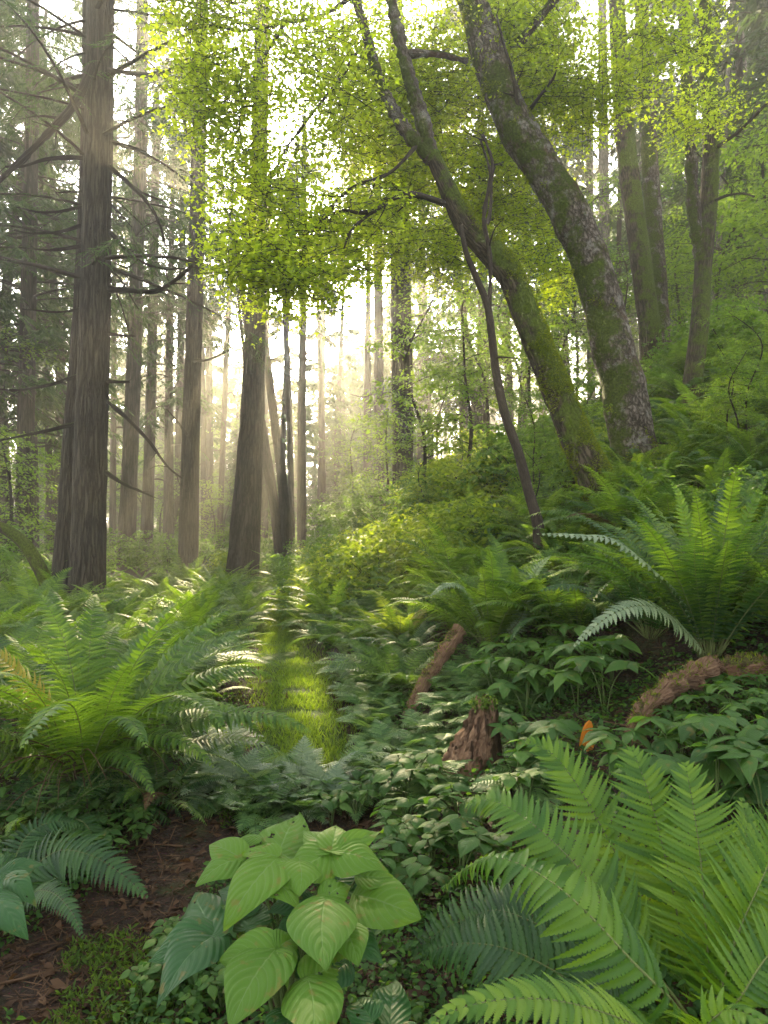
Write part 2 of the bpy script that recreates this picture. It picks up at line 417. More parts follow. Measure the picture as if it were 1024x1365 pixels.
L(n1.outputs['Fac'], bp.inputs['Height'])
bs = nd(nt, 'ShaderNodeBsdfPrincipled'); bs.inputs['Roughness'].default_value = .9; bs.inputs['Specular IOR Level'].default_value = .15
L(c, bs.inputs['Base Color']); L(bp.outputs[0], bs.inputs['Normal']); L(bs.outputs[0], out.inputs[0])
M['path'] = m

# ------------------------------------------------------------------ leaf shapes
def unit_leaf(kind='oval'):
    """unit-length leaf along +x, normal +z, folded along its midrib."""
    if kind == 'oval':
        x = np.array([0, .3, .62, 1.0]); w = np.array([.02, .25, .21, 0.0]); z = np.array([0, .03, .02, -.06])
        V = [];
        for i in range(4):
            V += [(x[i], -w[i], z[i] + .25 * w[i]), (x[i], 0, z[i]), (x[i], w[i], z[i] + .25 * w[i])]
        F = []
        for i in range(3):
            a = 3 * i; F += [(a, a + 1, a + 4, a + 3), (a + 1, a + 2, a + 5, a + 4)]
        return np.array(V), np.array(F)
    if kind == 'maple':
        V = np.array([(0, 0, 0), (.12, .34, .07), (.34, .50, .05), (.42, .2, .04), (1.0, 0, -.05), (.42, -.2, .04), (.34, -.50, .05), (.12, -.34, .07)], float)
        F4 = np.array([(0, 3, 2, 1), (0, 7, 6, 5)]); F4b = np.array([(0, 5, 4, 3)])
        return V, np.vstack([F4, F4b])
    if kind == 'round':
        a = np.linspace(-2.6, 2.6, 8)
        V = np.vstack([[0, 0, 0], np.stack([.5 + .5 * np.cos(a), .48 * np.sin(a), .06 * np.cos(2 * a)], 1)])
        F = np.array([(0, i + 1, i + 2, i + 2) for i in range(7)])[:, :3]
        return V, F
    if kind == 'needle':
        return np.array([(0, -.06, 0), (0, .06, 0), (.6, .07, .02), (1, 0, -.03), (.6, -.07, .02)], float), np.array([(0, 4, 2, 1)]), np.array([(4, 3, 2)])

LEAF = {k: unit_leaf(k) for k in ('oval', 'maple', 'round')}

def rot_frames(X, N):
    """(k,3) x-axes and rough normals -> (k,3,3) matrices whose columns are x, y, z"""
    X = norm(X); N = N - X * (X * N).sum(-1, keepdims=True); N = norm(N)
    Y = np.cross(N, X)
    return np.stack([X, Y, N], -1)

def rand_dir(n):
    return norm(rng.normal(size=(n, 3)))

def leaf_sprays(mb, C, per, spread, size, kind, flat=.2, jit=.5, droop=.1, mat=0, twig_mat=None, axis=None):
    """flat sprays of leaves at centres C: leaves alternate along a few twiglets"""
    n = len(C)
    az = rng.uniform(0, 2 * np.pi, n) if axis is None else axis
    ax = np.stack([np.cos(az), np.sin(az), rng.uniform(-.35, .15, n)], -1)
    side = norm(np.cross(np.broadcast_to(Z, ax.shape), ax))
    u = rng.uniform(-1, 1, (n, per)); v = rng.normal(0, .42, (n, per)) * (1.1 - .6 * np.abs(u))
    w = rng.normal(0, flat * .3, (n, per))
    P = C[:, None] + spread * (ax[:, None] * u[..., None] + side[:, None] * v[..., None] + Z * (w - droop * u ** 2)[..., None])
    X = ax[:, None] * .6 + side[:, None] * np.sign(v)[..., None] * .8 + rng.normal(0, .35, (n, per, 3)) - Z * .25
    N = Z + rng.normal(0, jit, (n, per, 3))
    P, X, N = P.reshape(-1, 3), X.reshape(-1, 3), N.reshape(-1, 3)
    s = size * rng.uniform(.45, 1.4, len(P))
    V, F = LEAF[kind]
    mb.many(V, F, rot_frames(X, N) * s[:, None, None], P, mat=mat)
    if twig_mat is not None:
        for i in range(n):
            tube(mb, np.array([C[i] - ax[i] * spread, C[i] + Z * .02 * spread, C[i] + ax[i] * spread * .9 - Z * droop * spread]), size * .06, 3, twig_mat, cap=False)

# ------------------------------------------------------------------ fern fronds
def frond(mb, P, N, width, pairs, lobes=6, sweep=.22, fold=.12, droop=.25, grav=.0, start=.1, peak=.32, tip=.75, serr=.5, hw=.5, mat=0, asym=(1, 1), seed=0, jitter=.05, curl=0.0):
    r = np.random.default_rng(seed + 91)
    P = np.asarray(P, float)
    Q, Ltot = resample(catmull(P, 60), 80)
    T = norm(np.gradient(Q, axis=0))
    N = np.asarray(N, float)
    if N.ndim == 1: N = np.broadcast_to(N, Q.shape)
    else: N = np.stack([np.interp(np.linspace(0, 1, 80), np.linspace(0, 1, len(N)), N[:, k]) for k in range(3)], 1)
    N = norm(N - T * (N * T).sum(-1, keepdims=True))
    S = np.cross(T, N)
    t = start + (1 - start) * (np.linspace(0, 1, pairs) ** .93) * .992
    q = t * 79; i = np.minimum(q.astype(int), 78); f = (q - i)[:, None]
    pos = Q[i] * (1 - f) + Q[i + 1] * f
    Tt, Nt, St = T[i], N[i], S[i]
    tt = (t - start) / (1 - start)
    prof = np.where(tt < peak, .55 + .45 * np.sin(np.clip(tt / peak, 0, 1) * np.pi / 2), np.clip((1 - tt) / (1 - peak), 0, 1) ** tip)
    spacing = Ltot * (1 - start) / pairs
    Ln = int(lobes); s = np.linspace(0, 1, Ln + 1)
    for k, sgn in enumerate((-1, 1)):
        ln = width * prof * asym[k] * (1 + r.uniform(-jitter, jitter, pairs)) + width * .02
        sw = sweep + .5 * tt ** 3 + r.uniform(-jitter, jitter, pairs)
        fo = fold + r.uniform(-jitter, jitter, pairs)
        d = norm(St * (sgn * np.cos(sw))[:, None] + Tt * np.sin(sw)[:, None] + Nt * fo[:, None])
        b = norm(Tt - d * (Tt * d).sum(-1, keepdims=True))
        up = np.cross(d, b) * sgn
        dr = droop * (1 + r.uniform(-.4, .4, pairs))
        mid = pos[:, None] + d[:, None] * (ln[:, None] * s)[..., None] - Nt[:, None] * (ln * dr)[:, None, None] * (s ** 2)[None, :, None] - Z * (ln * grav)[:, None, None] * (s ** 2)[None, :, None] + Tt[:, None] * (ln * .12)[:, None, None] * (s ** 2)[None, :, None]
        wv = spacing * hw * np.clip(1.02 - s ** 2.2, .03, 1) * (.75 + .25 * np.minimum(1, s * 6))
        wv = wv[None] * np.minimum(1, ln / (width * .3))[:, None] ** .3
        inner = 1 - serr
        bb = b[:, None]; uu = up[:, None]
        e1 = mid + bb * (wv * inner)[..., None] + uu * (wv * .18)[..., None]
        e2 = mid - bb * (wv * inner)[..., None] + uu * (wv * .18)[..., None]
        if serr <= 0:
            V = np.stack([mid, e1, e2], 2).reshape(-1, 3)          # index: (pair*(L+1)+j)*3+c
            base = (np.arange(pairs)[:, None] * (Ln + 1) + np.arange(Ln)[None]) * 3
            F = np.concatenate([np.stack([base, base + 3, base + 4, base + 1], -1).reshape(-1, 4), np.stack([base, base + 2, base + 5, base + 3], -1).reshape(-1, 4)])
            mb.add(V, F, None, mat)
        else:
            ww = (wv[:, :-1] + wv[:, 1:]) * .5
            m0, m1 = mid[:, :-1], mid[:, 1:]
            dd = m1 - m0
            o = []
            for sg in (1, -1):
                o.append(m0 + dd * .42 + bb * (sg * ww)[..., None] + uu * (ww * (.3 - curl))[..., None])
                o.append(m0 + dd * 1.02 + bb * (sg * ww * .93)[..., None] + uu * (ww * (.3 - curl))[..., None])
            nv = Ln + 1
            V = np.concatenate([mid, e1, e2, o[0], o[1], o[2], o[3]], 1)   # pair blocks
            blk = 3 * nv + 4 * Ln
            j = np.arange(Ln)
            F1 = np.stack([j, j + 1, nv + j + 1, nv + j], -1); F2 = np.stack([j, 2 * nv + j, 2 * nv + j + 1, j + 1], -1)
            F3 = np.stack([nv + j, nv + j + 1, 3 * nv + Ln + j, 3 * nv + j], -1); F4 = np.stack([2 * nv + j, 3 * nv + 2 * Ln + j, 3 * nv + 3 * Ln + j, 2 * nv + j + 1], -1)
            F = np.concatenate([F1, F2, F3, F4])
            F = (F[None] + (np.arange(pairs) * blk)[:, None, None]).reshape(-1, 4)
            mb.add(V.reshape(-1, 3), F, None, mat)
    return Q, Ltot

def frond_curve(L, elev, bend, az=0.0, yaw=0.0, n=10, power=1.3):
    s = np.linspace(0, 1, n); e = elev - bend * s ** power; a = az + yaw * s ** 1.5
    d = np.stack([np.cos(e) * np.cos(a), np.cos(e) * np.sin(a), np.sin(e)], -1)
    nn = np.stack([-np.sin(e) * np.cos(a), -np.sin(e) * np.sin(a), np.cos(e)], -1)
    P = np.vstack([[0, 0, 0], np.cumsum((d[1:] + d[:-1]) / 2 * L / (n - 1), axis=0)])
    return P, nn

def fern_single(seed, nf, L, elev=(35, 80), bend=(50, 100), pairs=26, lobes=3, serr=.0, width=.16, start=.16, hw=.55, stem_r=.004):
    r = np.random.default_rng(seed); mb = MB()
    for k in range(nf):
        l = L * r.uniform(.65, 1.1); e = R(r.uniform(*elev)); az = 2 * np.pi * (k + r.uniform(-.35, .35)) / nf * 1.0
        P, nn = frond_curve(l, e, R(r.uniform(*bend)), az, r.uniform(-.4, .4))
        P = P + np.array([np.cos(az), np.sin(az), 0]) * .03
        # roll the blade a little
        roll = r.uniform(-.5, .5); T = norm(np.gradient(P, axis=0)); S = np.cross(T, nn)
        nn = nn * np.cos(roll) + S * np.sin(roll)
        Q, _ = frond(mb, P, nn, width * l * r.uniform(.85, 1.15), pairs, lobes, serr=serr, droop=r.uniform(.1, .4), fold=r.uniform(.0, .3), start=start, hw=hw, seed=seed * 97 + k)
        tube(mb, Q[::8], np.linspace(stem_r, stem_r * .25, len(Q[::8])), 4, 1, cap=False)
    return mb

def world_fern_frond(parent, P, N, width, pairs, mat, name='frond', origin=None, stem=.0045, **kw):
    """one frond as a part (mesh) with its rachis as a sub-part; P in world space"""
    o = np.zeros(3) if origin is None else np.asarray(origin)
    mb = MB(); Q, Lt = frond(mb, np.asarray(P) - o, N, width, pairs, **kw)
    f = mb.build(name, mat, parent)
    rb = MB(); q = Q[::4]; tube(rb, q, np.linspace(stem, stem * .25, len(q)), 6, 0, cap=True)
    rb.build('rachis', M['stipe'], f)
    return f

# ------------------------------------------------------------------ broad leaves
def broad_leaf(mb, B, T, width, N, fold=.25, arch=.12, ripple=.012, nv=8, kk=.42, p=.62, q=.8, nu=26, nw=16, mat=0, holes=0, seed=0, wavy=.02, side_bend=0.0):
    B, T, N = (np.asarray(a, float) for a in (B, T, N))
    X = T - B; L = np.linalg.norm(X); X = X / L
    N = N - X * N.dot(X); N /= np.linalg.norm(N); Y = np.cross(N, X)
    u = np.linspace(0, 1, nu)[:, None]; v = np.linspace(-1, 1, nw)[None]
    w = width / 2 * np.sin(np.pi * np.clip(u, 0.0, 1) ** p) ** q
    w = w * (1 - .42 * u ** 2.2) * 1.08
    uu = u - .10 * np.abs(v) ** 2 * np.exp(-(u / .16) ** 2) + 0 * v       # heart-shaped base
    ph = (u - np.abs(v) ** 1.25 * kk) * nv
    rip = ripple * L * (np.cos(2 * np.pi * ph) * -1) * np.minimum(1, 4 * (1 - np.abs(v)) + .25) * np.minimum(1, 6 * u) * np.clip(1.1 - u, 0, 1)
    rr = np.random.default_rng(seed); p1, p2 = rr.uniform(0, 6.3, 2)
    wav = wavy * L * np.sin(6 * u + p1 + 1.5 * np.sign(v)) * np.abs(v) ** 2
    z = fold * np.abs(v) * w + rip + wav - arch * L * (u - .35) ** 2 * 2.2 + arch * L * .27 - .25 * w * np.abs(v) ** 2.5
    z = z - (arch * L * .27 - arch * L * .35 ** 2 * 2.2)
    y = v * w + side_bend * L * np.sin(np.pi * u)
    V = B + X * (uu * L)[..., None] + Y * y[..., None] + N * z[..., None]
    i = np.arange(nu - 1)[:, None] * nw; j = np.arange(nw - 1)[None]
    F = np.stack([i + j, i + nw + j, i + nw + j + 1, i + j + 1], -1).reshape(-1, 4)
    uv = np.stack(np.broadcast_arrays(u, (v + 1) / 2), -1)
    if holes:      # insect holes
        hu, hv = rr.uniform(.15, .8, holes), rr.uniform(.12, .88, holes); hr = rr.uniform(.018, .04, holes)
        fu = uv.reshape(-1, 2)[F].mean(1); d2 = ((fu[:, None, 0] - hu) ** 2 + ((fu[:, None, 1] - hv) * .6) ** 2) < hr ** 2
        F = F[~d2.any(1)]
    mb.add(V.reshape(-1, 3), F, uv.reshape(-1, 2), mat)

# ================================================================== CAMERA, SKY, SUN, AIR
cam_d = bpy.data.cameras.new('camera'); cam = bpy.data.objects.new('camera', cam_d); COL.objects.link(cam)
cam.location = CAM; cam.rotation_euler = (math.pi / 2 + PITCH, 0, 0)
cam_d.sensor_fit = 'VERTICAL'; cam_d.sensor_height = 36; cam_d.lens = 36 * FPX / PH
cam_d.clip_start = .05; cam_d.clip_end = 2000
SC.camera = cam

sd = norm(ray(*SUN_PX)); SUN_EL = math.asin(sd[2]); SUN_AZ = math.atan2(sd[0], sd[1])      # azimuth from +y towards +x
w = bpy.data.worlds.new('World'); SC.world = w; w.use_nodes = True
nt = w.node_tree; nt.nodes.clear(); L = nt.links.new
sky = nd(nt, 'ShaderNodeTexSky'); sky.sky_type = 'NISHITA'; sky.sun_disc = False
sky.sun_elevation = SUN_EL; sky.sun_rotation = SUN_AZ
sky.air_density = 1.0; sky.dust_density = 3.0; sky.ozone_density = 1.0
hs = nd(nt, 'ShaderNodeHueSaturation'); hs.inputs['Saturation'].default_value = .12       # bright thin cloud over the blue
L(sky.outputs[0], hs.inputs['Color'])
bg = nd(nt, 'ShaderNodeBackground'); bg.inputs['Strength'].default_value = SKY_STRENGTH
L(hs.outputs[0], bg.inputs[0]); wo = nd(nt, 'ShaderNodeOutputWorld'); L(bg.outputs[0], wo.inputs[0])

sl = bpy.data.lights.new('sun', 'SUN'); sl.energy = SUN_STRENGTH; sl.angle = R(.53); sl.color = (1.0, .81, .48)
so = bpy.data.objects.new('sun', sl); COL.objects.link(so); so.location = (-8, 30, 25)
so.rotation_euler = Vector(tuple(sd)).to_track_quat('Z', 'Y').to_euler()

SC.view_settings.view_transform = 'Standard'; SC.view_settings.look = 'None'
SC.view_settings.exposure = EXPOSURE; SC.view_settings.gamma = 1
SC.render.engine = 'CYCLES'
cy = SC.cycles
cy.max_bounces = 5; cy.diffuse_bounces = 2; cy.glossy_bounces = 2; cy.transmission_bounces = 4; cy.volume_bounces = 1; cy.transparent_max_bounces = 4
cy.use_denoising = True; cy.sample_clamp_indirect = 4; cy.caustics_reflective = False; cy.caustics_refractive = False
cy.use_adaptive_sampling = True; cy.adaptive_threshold = .015

m, nt, out = new_mat('haze'); L = nt.links.new
pv = nd(nt, 'ShaderNodeVolumePrincipled'); pv.inputs['Color'].default_value = (1, .98, .88, 1)
pv.inputs['Density'].default_value = HAZE; pv.inputs['Anisotropy'].default_value = HAZE_G
L(pv.outputs[0], out.inputs['Volume'])
mb = MB(); x0, x1, y0, y1, z0, z1 = -230, 230, -60, 330, -3.0, 40
mb.add([(x, y, z) for z in (z0, z1) for y in (y0, y1) for x in (x0, x1)], np.array([(0, 2, 3, 1), (4, 5, 7, 6), (0, 1, 5, 4), (2, 6, 7, 3), (0, 4, 6, 2), (1, 3, 7, 5)]))
tag(mb.build('haze', m, smooth=False), kind='stuff')

# ================================================================== GROUND AND PATH
def warp(n, ext, lin):
    u = np.linspace(-1, 1, n); return np.sinh(u * lin) / np.sinh(lin) * ext
gx = warp(340, 220, 5.2); gy = 2.5 + warp(360, 270, 5.2) ; gy = gy[(gy > -50)]
X, Y = np.meshgrid(gx, gy)
Hh = height(X, Y)
mb = MB(); nx, ny = len(gx), len(gy)
i = np.arange(ny - 1)[:, None] * nx; j = np.arange(nx - 1)[None]
mb.add(np.stack([X, Y, Hh], -1).reshape(-1, 3), np.stack([i + j, i + j + 1, i + nx + j + 1, i + nx + j], -1).reshape(-1, 4))
tag(mb.build('ground', M['soil']), kind='structure')

ys = np.linspace(3.85, 12, 120); hw_ = .8 * (.40 + .08 * np.sin(ys * 2.1) - .015 * (ys - 3)) * np.clip((ys - 3.8) / .8, .02, 1) ** .6
mb = MB(); n = 9
vv = np.linspace(-1, 1, n)
PX2 = path_x(ys)[:, None] + vv[None] * hw_[:, None]; PY2 = np.broadcast_to(ys[:, None], PX2.shape)
PZ2 = height(PX2, PY2) + .035 * (1 - vv[None] ** 2) + .004
i = np.arange(len(ys) - 1)[:, None] * n; j = np.arange(n - 1)[None]
mb.add(np.stack([PX2, PY2, PZ2], -1).reshape(-1, 3), np.stack([i + j, i + j + 1, i + n + j + 1, i + n + j], -1).reshape(-1, 4))
tag(mb.build('path', M['path']), kind='structure')

# short mossy grass on the path
n = 26000
y = 3.7 + 8.3 * rng.random(n) ** 1.3; x = path_x(y) + rng.normal(0, .20, n)
P = np.stack([x, y, height(x, y) + .03 * np.exp(-((x - path_x(y)) / .2) ** 2)], -1)
keep = vnoise(P * 4, 3) > -.45; P = P[keep]
Vb = np.array([(0, -.055, 0), (0, .055, 0), (.55, .04, .03), (.55, -.04, .03), (1, 0, -.12)]); Fb = [np.array([(0, 1, 2, 3)]), np.array([(3, 2, 4)])]
D = norm(np.stack([rng.normal(0, .55, len(P)), rng.normal(0, .55, len(P)), np.ones(len(P))], -1))
mb = MB(); s = rng.uniform(.025, .075, len(P))
mb.many(Vb, Fb, rot_frames(D, rand_dir(len(P))) * s[:, None, None], P)
tag(mb.build('grass', M['grass'], smooth=False), kind='stuff')
# ================================================================== TREES: helpers
def px_path(pts, Y):
    """(px, py[, depth]) list -> world polyline"""
    return np.array([at(p[0], p[1], p[2] if len(p) > 2 else Y) for p in pts])

def trunk_part(parent, P, rad, mat, name='trunk', seg=28, step=.12, rough=.10, fur=.0, flare=None, seed=0, nscale=3.0, org=None):
    P = np.asarray(P, float); org = np.zeros(3) if org is None else org
    ln = np.linalg.norm(np.diff(P, axis=0), axis=1).sum(); n = int(min(260, max(8, ln / step)))
    Q = catmull(P, n * 2); q4 = np.concatenate([Q, np.interp(np.linspace(0, 1, n * 2), np.linspace(0, 1, len(rad)), rad)[:, None]], 1)
    s = np.concatenate([[0], np.cumsum(np.linalg.norm(np.diff(Q, axis=0), axis=1))]); qq = np.linspace(0, s[-1], n)
    q4 = np.stack([np.interp(qq, s, q4[:, k]) for k in range(4)], 1)
    mb = MB(); V = tube(mb, q4[:, :3] - org, q4[:, 3], seg, 0, rough, fur, flare, seed, nscale)
    return mb.build(name, mat, parent), V + org

def branch_part(parent, P, r0, r1, mat, name='branch', seg=7, org=None, twigs=0, seed=0, n=None, tl=.3):
    org = np.zeros(3) if org is None else org
    P = np.asarray(P, float); ln = np.linalg.norm(np.diff(P, axis=0), axis=1).sum()
    n = n or int(min(60, max(7, ln / .08)))
    Q = catmull(P, n); rr = np.random.default_rng(seed + 7)
    Q = Q + .012 * ln ** .5 * np.stack([fbm(Q * 4 + 31 * k, 2, seed + k) for k in range(3)], -1) * np.linspace(0, 1, n)[:, None]
    mb = MB(); rad = r0 + (r1 - r0) * np.linspace(0, 1, n) ** .8
    tube(mb, Q - org, rad * (1 + .12 * rr.normal(size=n)), seg, 0, rough=.12, seed=seed, nscale=9)
    T = norm(np.gradient(Q, axis=0))
    for k in range(twigs):
        i = int(n * rr.uniform(.25, .95)); l = ln * rr.uniform(.1, tl)
        d = norm(T[i] + rr.normal(0, .6, 3) + Z * .1); d2 = norm(d + rr.normal(0, .3, 3) - Z * .15)
        tube(mb, catmull([Q[i], Q[i] + d * l * .5, Q[i] + (d + d2) * l * .5], 6) - org, np.linspace(rad[i] * .5, .0015, 6), 4, 0, cap=False)
    return mb.build(name, mat, parent)

def ground_base(px, Y, py=740):
    p = at(px, py, Y); return gpt(p[0], Y)

def straight_tree(name, pts, wpx, Y, mat, label, cat, flare=None, fur=.05, group=None, seg=24, top=13.0, seed=0, part_name='trunk', rough=.05):
    """pts: photo pixels along the trunk (bottom first); the base is set on the ground, the top carried on upward"""
    W = px_path(pts, Y); b = W[0].copy()
    g = gpt(b[0], Y); W[0] = g - Z * .15
    W = W[(np.arange(len(W)) == 0) | (W[:, 2] > g[2] + .3)]
    up = norm(W[-1] - W[-2]); up = norm(up + Z * .6)
    r = np.array(wpx, float) / 2 * Y / FPX; r = np.interp(np.linspace(0, 1, len(W)), np.linspace(0, 1, len(r)), r)
    if W[-1][2] < top:
        W = np.vstack([W, W[-1] + up * (top - W[-1][2]) / max(up[2], .3)]); r = np.append(r, r[-1] * .72)
    root = empty(name, g, 0, label, cat, group)
    tr, V = trunk_part(root, W, r, mat, part_name, seg=seg, step=.25 if Y > 12 else .14, rough=rough, fur=fur, flare=flare, seed=seed, nscale=2.0, org=g)
    return root, W, r, g

# ------------------------------------------------------------------ crown makers (local space, origin at trunk base)
def conifer_boughs(mb, n, z0, z1, Rr, seed, twigs=14, needles=12, size=.16, thin=.10, droop=.35, az_range=None, bark=1, conic=.75):
    r = np.random.default_rng(seed)
    Vn = np.array([(0, -thin * .5, 0), (.5, -thin * .6, 0), (1, 0, -.08), (.5, thin * .6, 0), (0, thin * .5, 0)]); Fn = [np.array([(0, 1, 3, 4)]), np.array([(1, 2, 3)])]
    allP, allX, allN, allS = [], [], [], []
    for k in range(n):
        q = r.random(); z = z0 + (z1 - z0) * q
        az = r.uniform(0, 2 * np.pi) if az_range is None else r.uniform(*az_range)
        l = Rr * (1 - conic * q) * r.uniform(.55, 1.1)
        P, nn = frond_curve(l, R(r.uniform(-5, 22)), R(r.uniform(25, 60)) * droop * 2, az, r.uniform(-.3, .3), 8, 1.2)
        P = P + np.array([0, 0, z])
        if bark is not None: tube(mb, P, np.linspace(.012 * l, .003, 8), 3, bark, cap=False)
        T = norm(np.gradient(P, axis=0)); S = norm(np.cross(T, Z))
        tt = r.uniform(.18, 1, twigs); idx = tt * 7; i0 = np.minimum(idx.astype(int), 6); f = (idx - i0)[:, None]
        B = P[i0] * (1 - f) + P[i0 + 1] * f
        sg = np.where(np.arange(twigs) % 2, 1, -1)[:, None]
        td = norm(T[i0] * .75 + S[i0] * sg * r.uniform(.5, 1.0, (twigs, 1)) - Z * r.uniform(.15, .6, (twigs, 1)))
        tl = l * .33 * (1.15 - tt * .7) * r.uniform(.7, 1.2, twigs)
        u = (np.arange(needles) + .5) / needles
        C = B[:, None] + td[:, None] * (tl[:, None] * u)[..., None] - Z * (tl[:, None] * .3 * u ** 2)[..., None]
        s2 = norm(np.cross(td, Z))[:, None] * np.where(np.arange(needles) % 2, 1, -1)[None, :, None]
        X = td[:, None] * .8 + s2 * .6 - Z * .25 + r.normal(0, .18, C.shape)
        allP.append(C.reshape(-1, 3)); allX.append(X.reshape(-1, 3)); allS.append(np.full(C.shape[0] * C.shape[1], size) * r.uniform(.6, 1.2, C.shape[0] * C.shape[1]))
    P, X, s = np.concatenate(allP), np.concatenate(allX), np.concatenate(allS)
    mb.many(Vn, Fn, rot_frames(X, Z + r.normal(0, .45, P.shape)) * s[:, None, None], P, mat=0)

def broad_crown(mb, n_sprays, ell, per, spread, size, kind='oval', jit=.55, seed=0, hole=.0, twig=None, nf=.9):
    """ell: list of (centre, radii). sprays fill the ellipsoids in layers, with noise-made gaps"""
    r = np.random.default_rng(seed)
    vol = np.array([np.prod(e[1]) ** .67 for e in ell]); cnt = (n_sprays * vol / vol.sum()).astype(int)
    C = []
    for (c, rad), k in zip(ell, cnt):
        d = norm(r.normal(size=(k, 3))) * (r.random((k, 1)) ** .45)
        C.append(np.asarray(c) + d * np.asarray(rad))
    C = np.concatenate(C)
    C = C[fbm(C * nf + seed, 3, seed) > hole]
    leaf_sprays(mb, C, per, spread, size, kind, jit=jit, twig_mat=twig)
# ================================================================== NAMED TREES, LEFT SIDE
FUR = .06
t1, W1, r1, g1 = straight_tree('conifer_tree', [(116, 826), (121, 600), (127, 400), (131, 200), (134, 0)], [43, 40, 37, 35, 33], 9.5, M['bark_fir'],
    'massive dark furrowed conifer trunk with bare curving side branches, nearest tree on the left', 'tree', flare=(.28, .5, 5), fur=.075, seg=44, seed=1, group='tall conifers on the left')
def br(parent, org, pts, Y, r0, r1, seed, twigs=3, mat='bark_fir', tl=.3):
    branch_part(parent, px_path(pts, Y), pxm(r0, Y), pxm(r1, Y), M[mat], org=org, twigs=twigs, seed=seed, tl=tl)
LB = [([(126, 84, 9.4), (100, 138, 9.1), (62, 180, 8.9), (30, 212, 8.7), (-6, 246, 8.5)], 7, 3),
      ([(140, 92), (165, 96, 9.2), (200, 100, 9.1), (225, 94, 9), (243, 87, 8.9)], 4.5, 1.5),
      ([(116, 211), (92, 210, 9.2), (60, 213, 9), (30, 222, 8.9), (8, 222, 8.7)], 4, 1.2),
      ([(112, 275), (85, 281, 9.3), (52, 283, 9.1), (22, 276, 9)], 2.6, .8),
      ([(110, 300), (80, 309, 9.3), (45, 311, 9.1), (18, 307, 9)], 2.6, .8),
      ([(110, 328), (70, 333, 9.3), (25, 330, 9)], 3, .8),
      ([(112, 255), (95, 256, 9.3), (75, 257, 9.2)], 2, .7),
      ([(108, 412), (75, 416, 9.2), (30, 412, 9)], 2.5, .8),
      ([(106, 500), (70, 512, 9.2), (25, 520, 9), (0, 519, 8.8)], 3.2, 1),
      ([(100, 565), (60, 575, 9.2), (20, 583, 9), (-10, 590, 8.8)], 3, 1),
      ([(145, 222), (170, 243, 9.3), (195, 268, 9.1), (212, 296, 9), (222, 330, 8.9)], 4.2, 1),
      ([(172, 245, 9.3), (192, 258, 9.2), (218, 268, 9.1)], 2.6, .8),
      ([(146, 188), (165, 192, 9.4), (195, 202, 9.3)], 2.6, .7),
      ([(146, 308), (165, 330, 9.3), (190, 350, 9.2), (218, 358, 9.1), (246, 358, 9)], 3.2, .9),
      ([(144, 385), (170, 387, 9.3), (208, 388, 9.1), (236, 372, 9), (257, 353, 8.9)], 5, 1.6),
      ([(145, 360), (160, 372, 9.4), (185, 412, 9.2)], 2, .7),
      ([(145, 270), (160, 285, 9.4), (175, 302, 9.3)], 2, .7),
      ([(144, 445), (165, 447, 9.3), (180, 448, 9.2)], 2.6, 1.2),
      ([(143, 508), (158, 509, 9.3), (172, 509, 9.2)], 3, 1.5),
      ([(143, 535), (172, 560, 9.2), (200, 590, 9), (222, 620, 8.9), (243, 638, 8.8)], 3.2, 1),
      ([(142, 630), (165, 645, 9.3), (185, 654, 9.1), (203, 662, 9)], 3.2, 1),
      ([(148, 60), (165, 75, 9.3), (180, 90, 9.2)], 2, .6), ([(128, 60), (112, 95, 9.3), (70, 75, 9.1)], 2.2, .7)]
for k, (p, a, b) in enumerate(LB):
    br(t1, g1, [(q[0], q[1], q[2] if len(q) > 2 else 9.5) for q in p], 9.5, a, b, k, twigs=4)
mb = MB(); conifer_boughs(mb, 44, 4.6, 11, 3.4, 41, twigs=18, needles=16, size=.10, conic=.2)
mb.build('crown', [M['conifer'], M['bark_twig']], t1)
straight_tree('conifer_tree', [(84, 830), (92, 700), (98, 590), (110, 420), (118, 200), (120, 0)], [34, 30, 27, 24, 20, 18], 9.95, M['bark_fir'],
    'dark slanting trunk pressed against the back of the massive left conifer', 'tree', flare=(.3, .5, 4), fur=.07, seed=2, group='tall conifers on the left')
t2, _, _, g2 = straight_tree('conifer_tree', [(250, 792), (254, 600), (260, 400), (265, 200), (268, 60), (270, 0)], [27, 23, 21, 19, 17, 16], 14, M['bark_fir'],
    'straight grey-brown conifer trunk standing alone between the massive trunk and the flared one', 'tree', flare=(.12, .5, 5), fur=.05, seed=3, group='tall conifers on the left')
for k, p in enumerate([[(262, 110), (248, 80), (222, 150), (212, 200)], [(262, 95), (275, 100), (290, 92)], [(258, 480), (275, 480), (300, 470), (318, 460)], [(256, 200), (245, 160), (240, 130), (220, 98)], [(268, 140), (280, 150), (296, 162)], [(250, 580), (235, 560), (222, 545)]]):
    br(t2, g2, p, 14 - .25 * k, 2.2, .7, 60 + k, 4)
mb = MB(); conifer_boughs(mb, 30, 9.2, 14, 2.6, 42, twigs=12, needles=12, size=.14, conic=.2); mb.build('crown', [M['conifer'], M['bark_twig']], t2)
t3, _, _, g3 = straight_tree('conifer_tree', [(322, 782), (328, 690), (336, 560), (341, 430), (345, 250), (350, 0)], [42, 38, 31, 26, 22, 19], 15, M['bark_fir'],
    'large trunk with wide flared base beside the slanting pair, lit by the sun from behind', 'tree', flare=(.34, .7, 4), fur=.06, seed=4, group='tall conifers on the left')
mb = MB(); conifer_boughs(mb, 30, 10, 14.5, 2.4, 43, twigs=12, needles=12, size=.14, conic=.2); mb.build('crown', [M['conifer'], M['bark_twig']], t3)
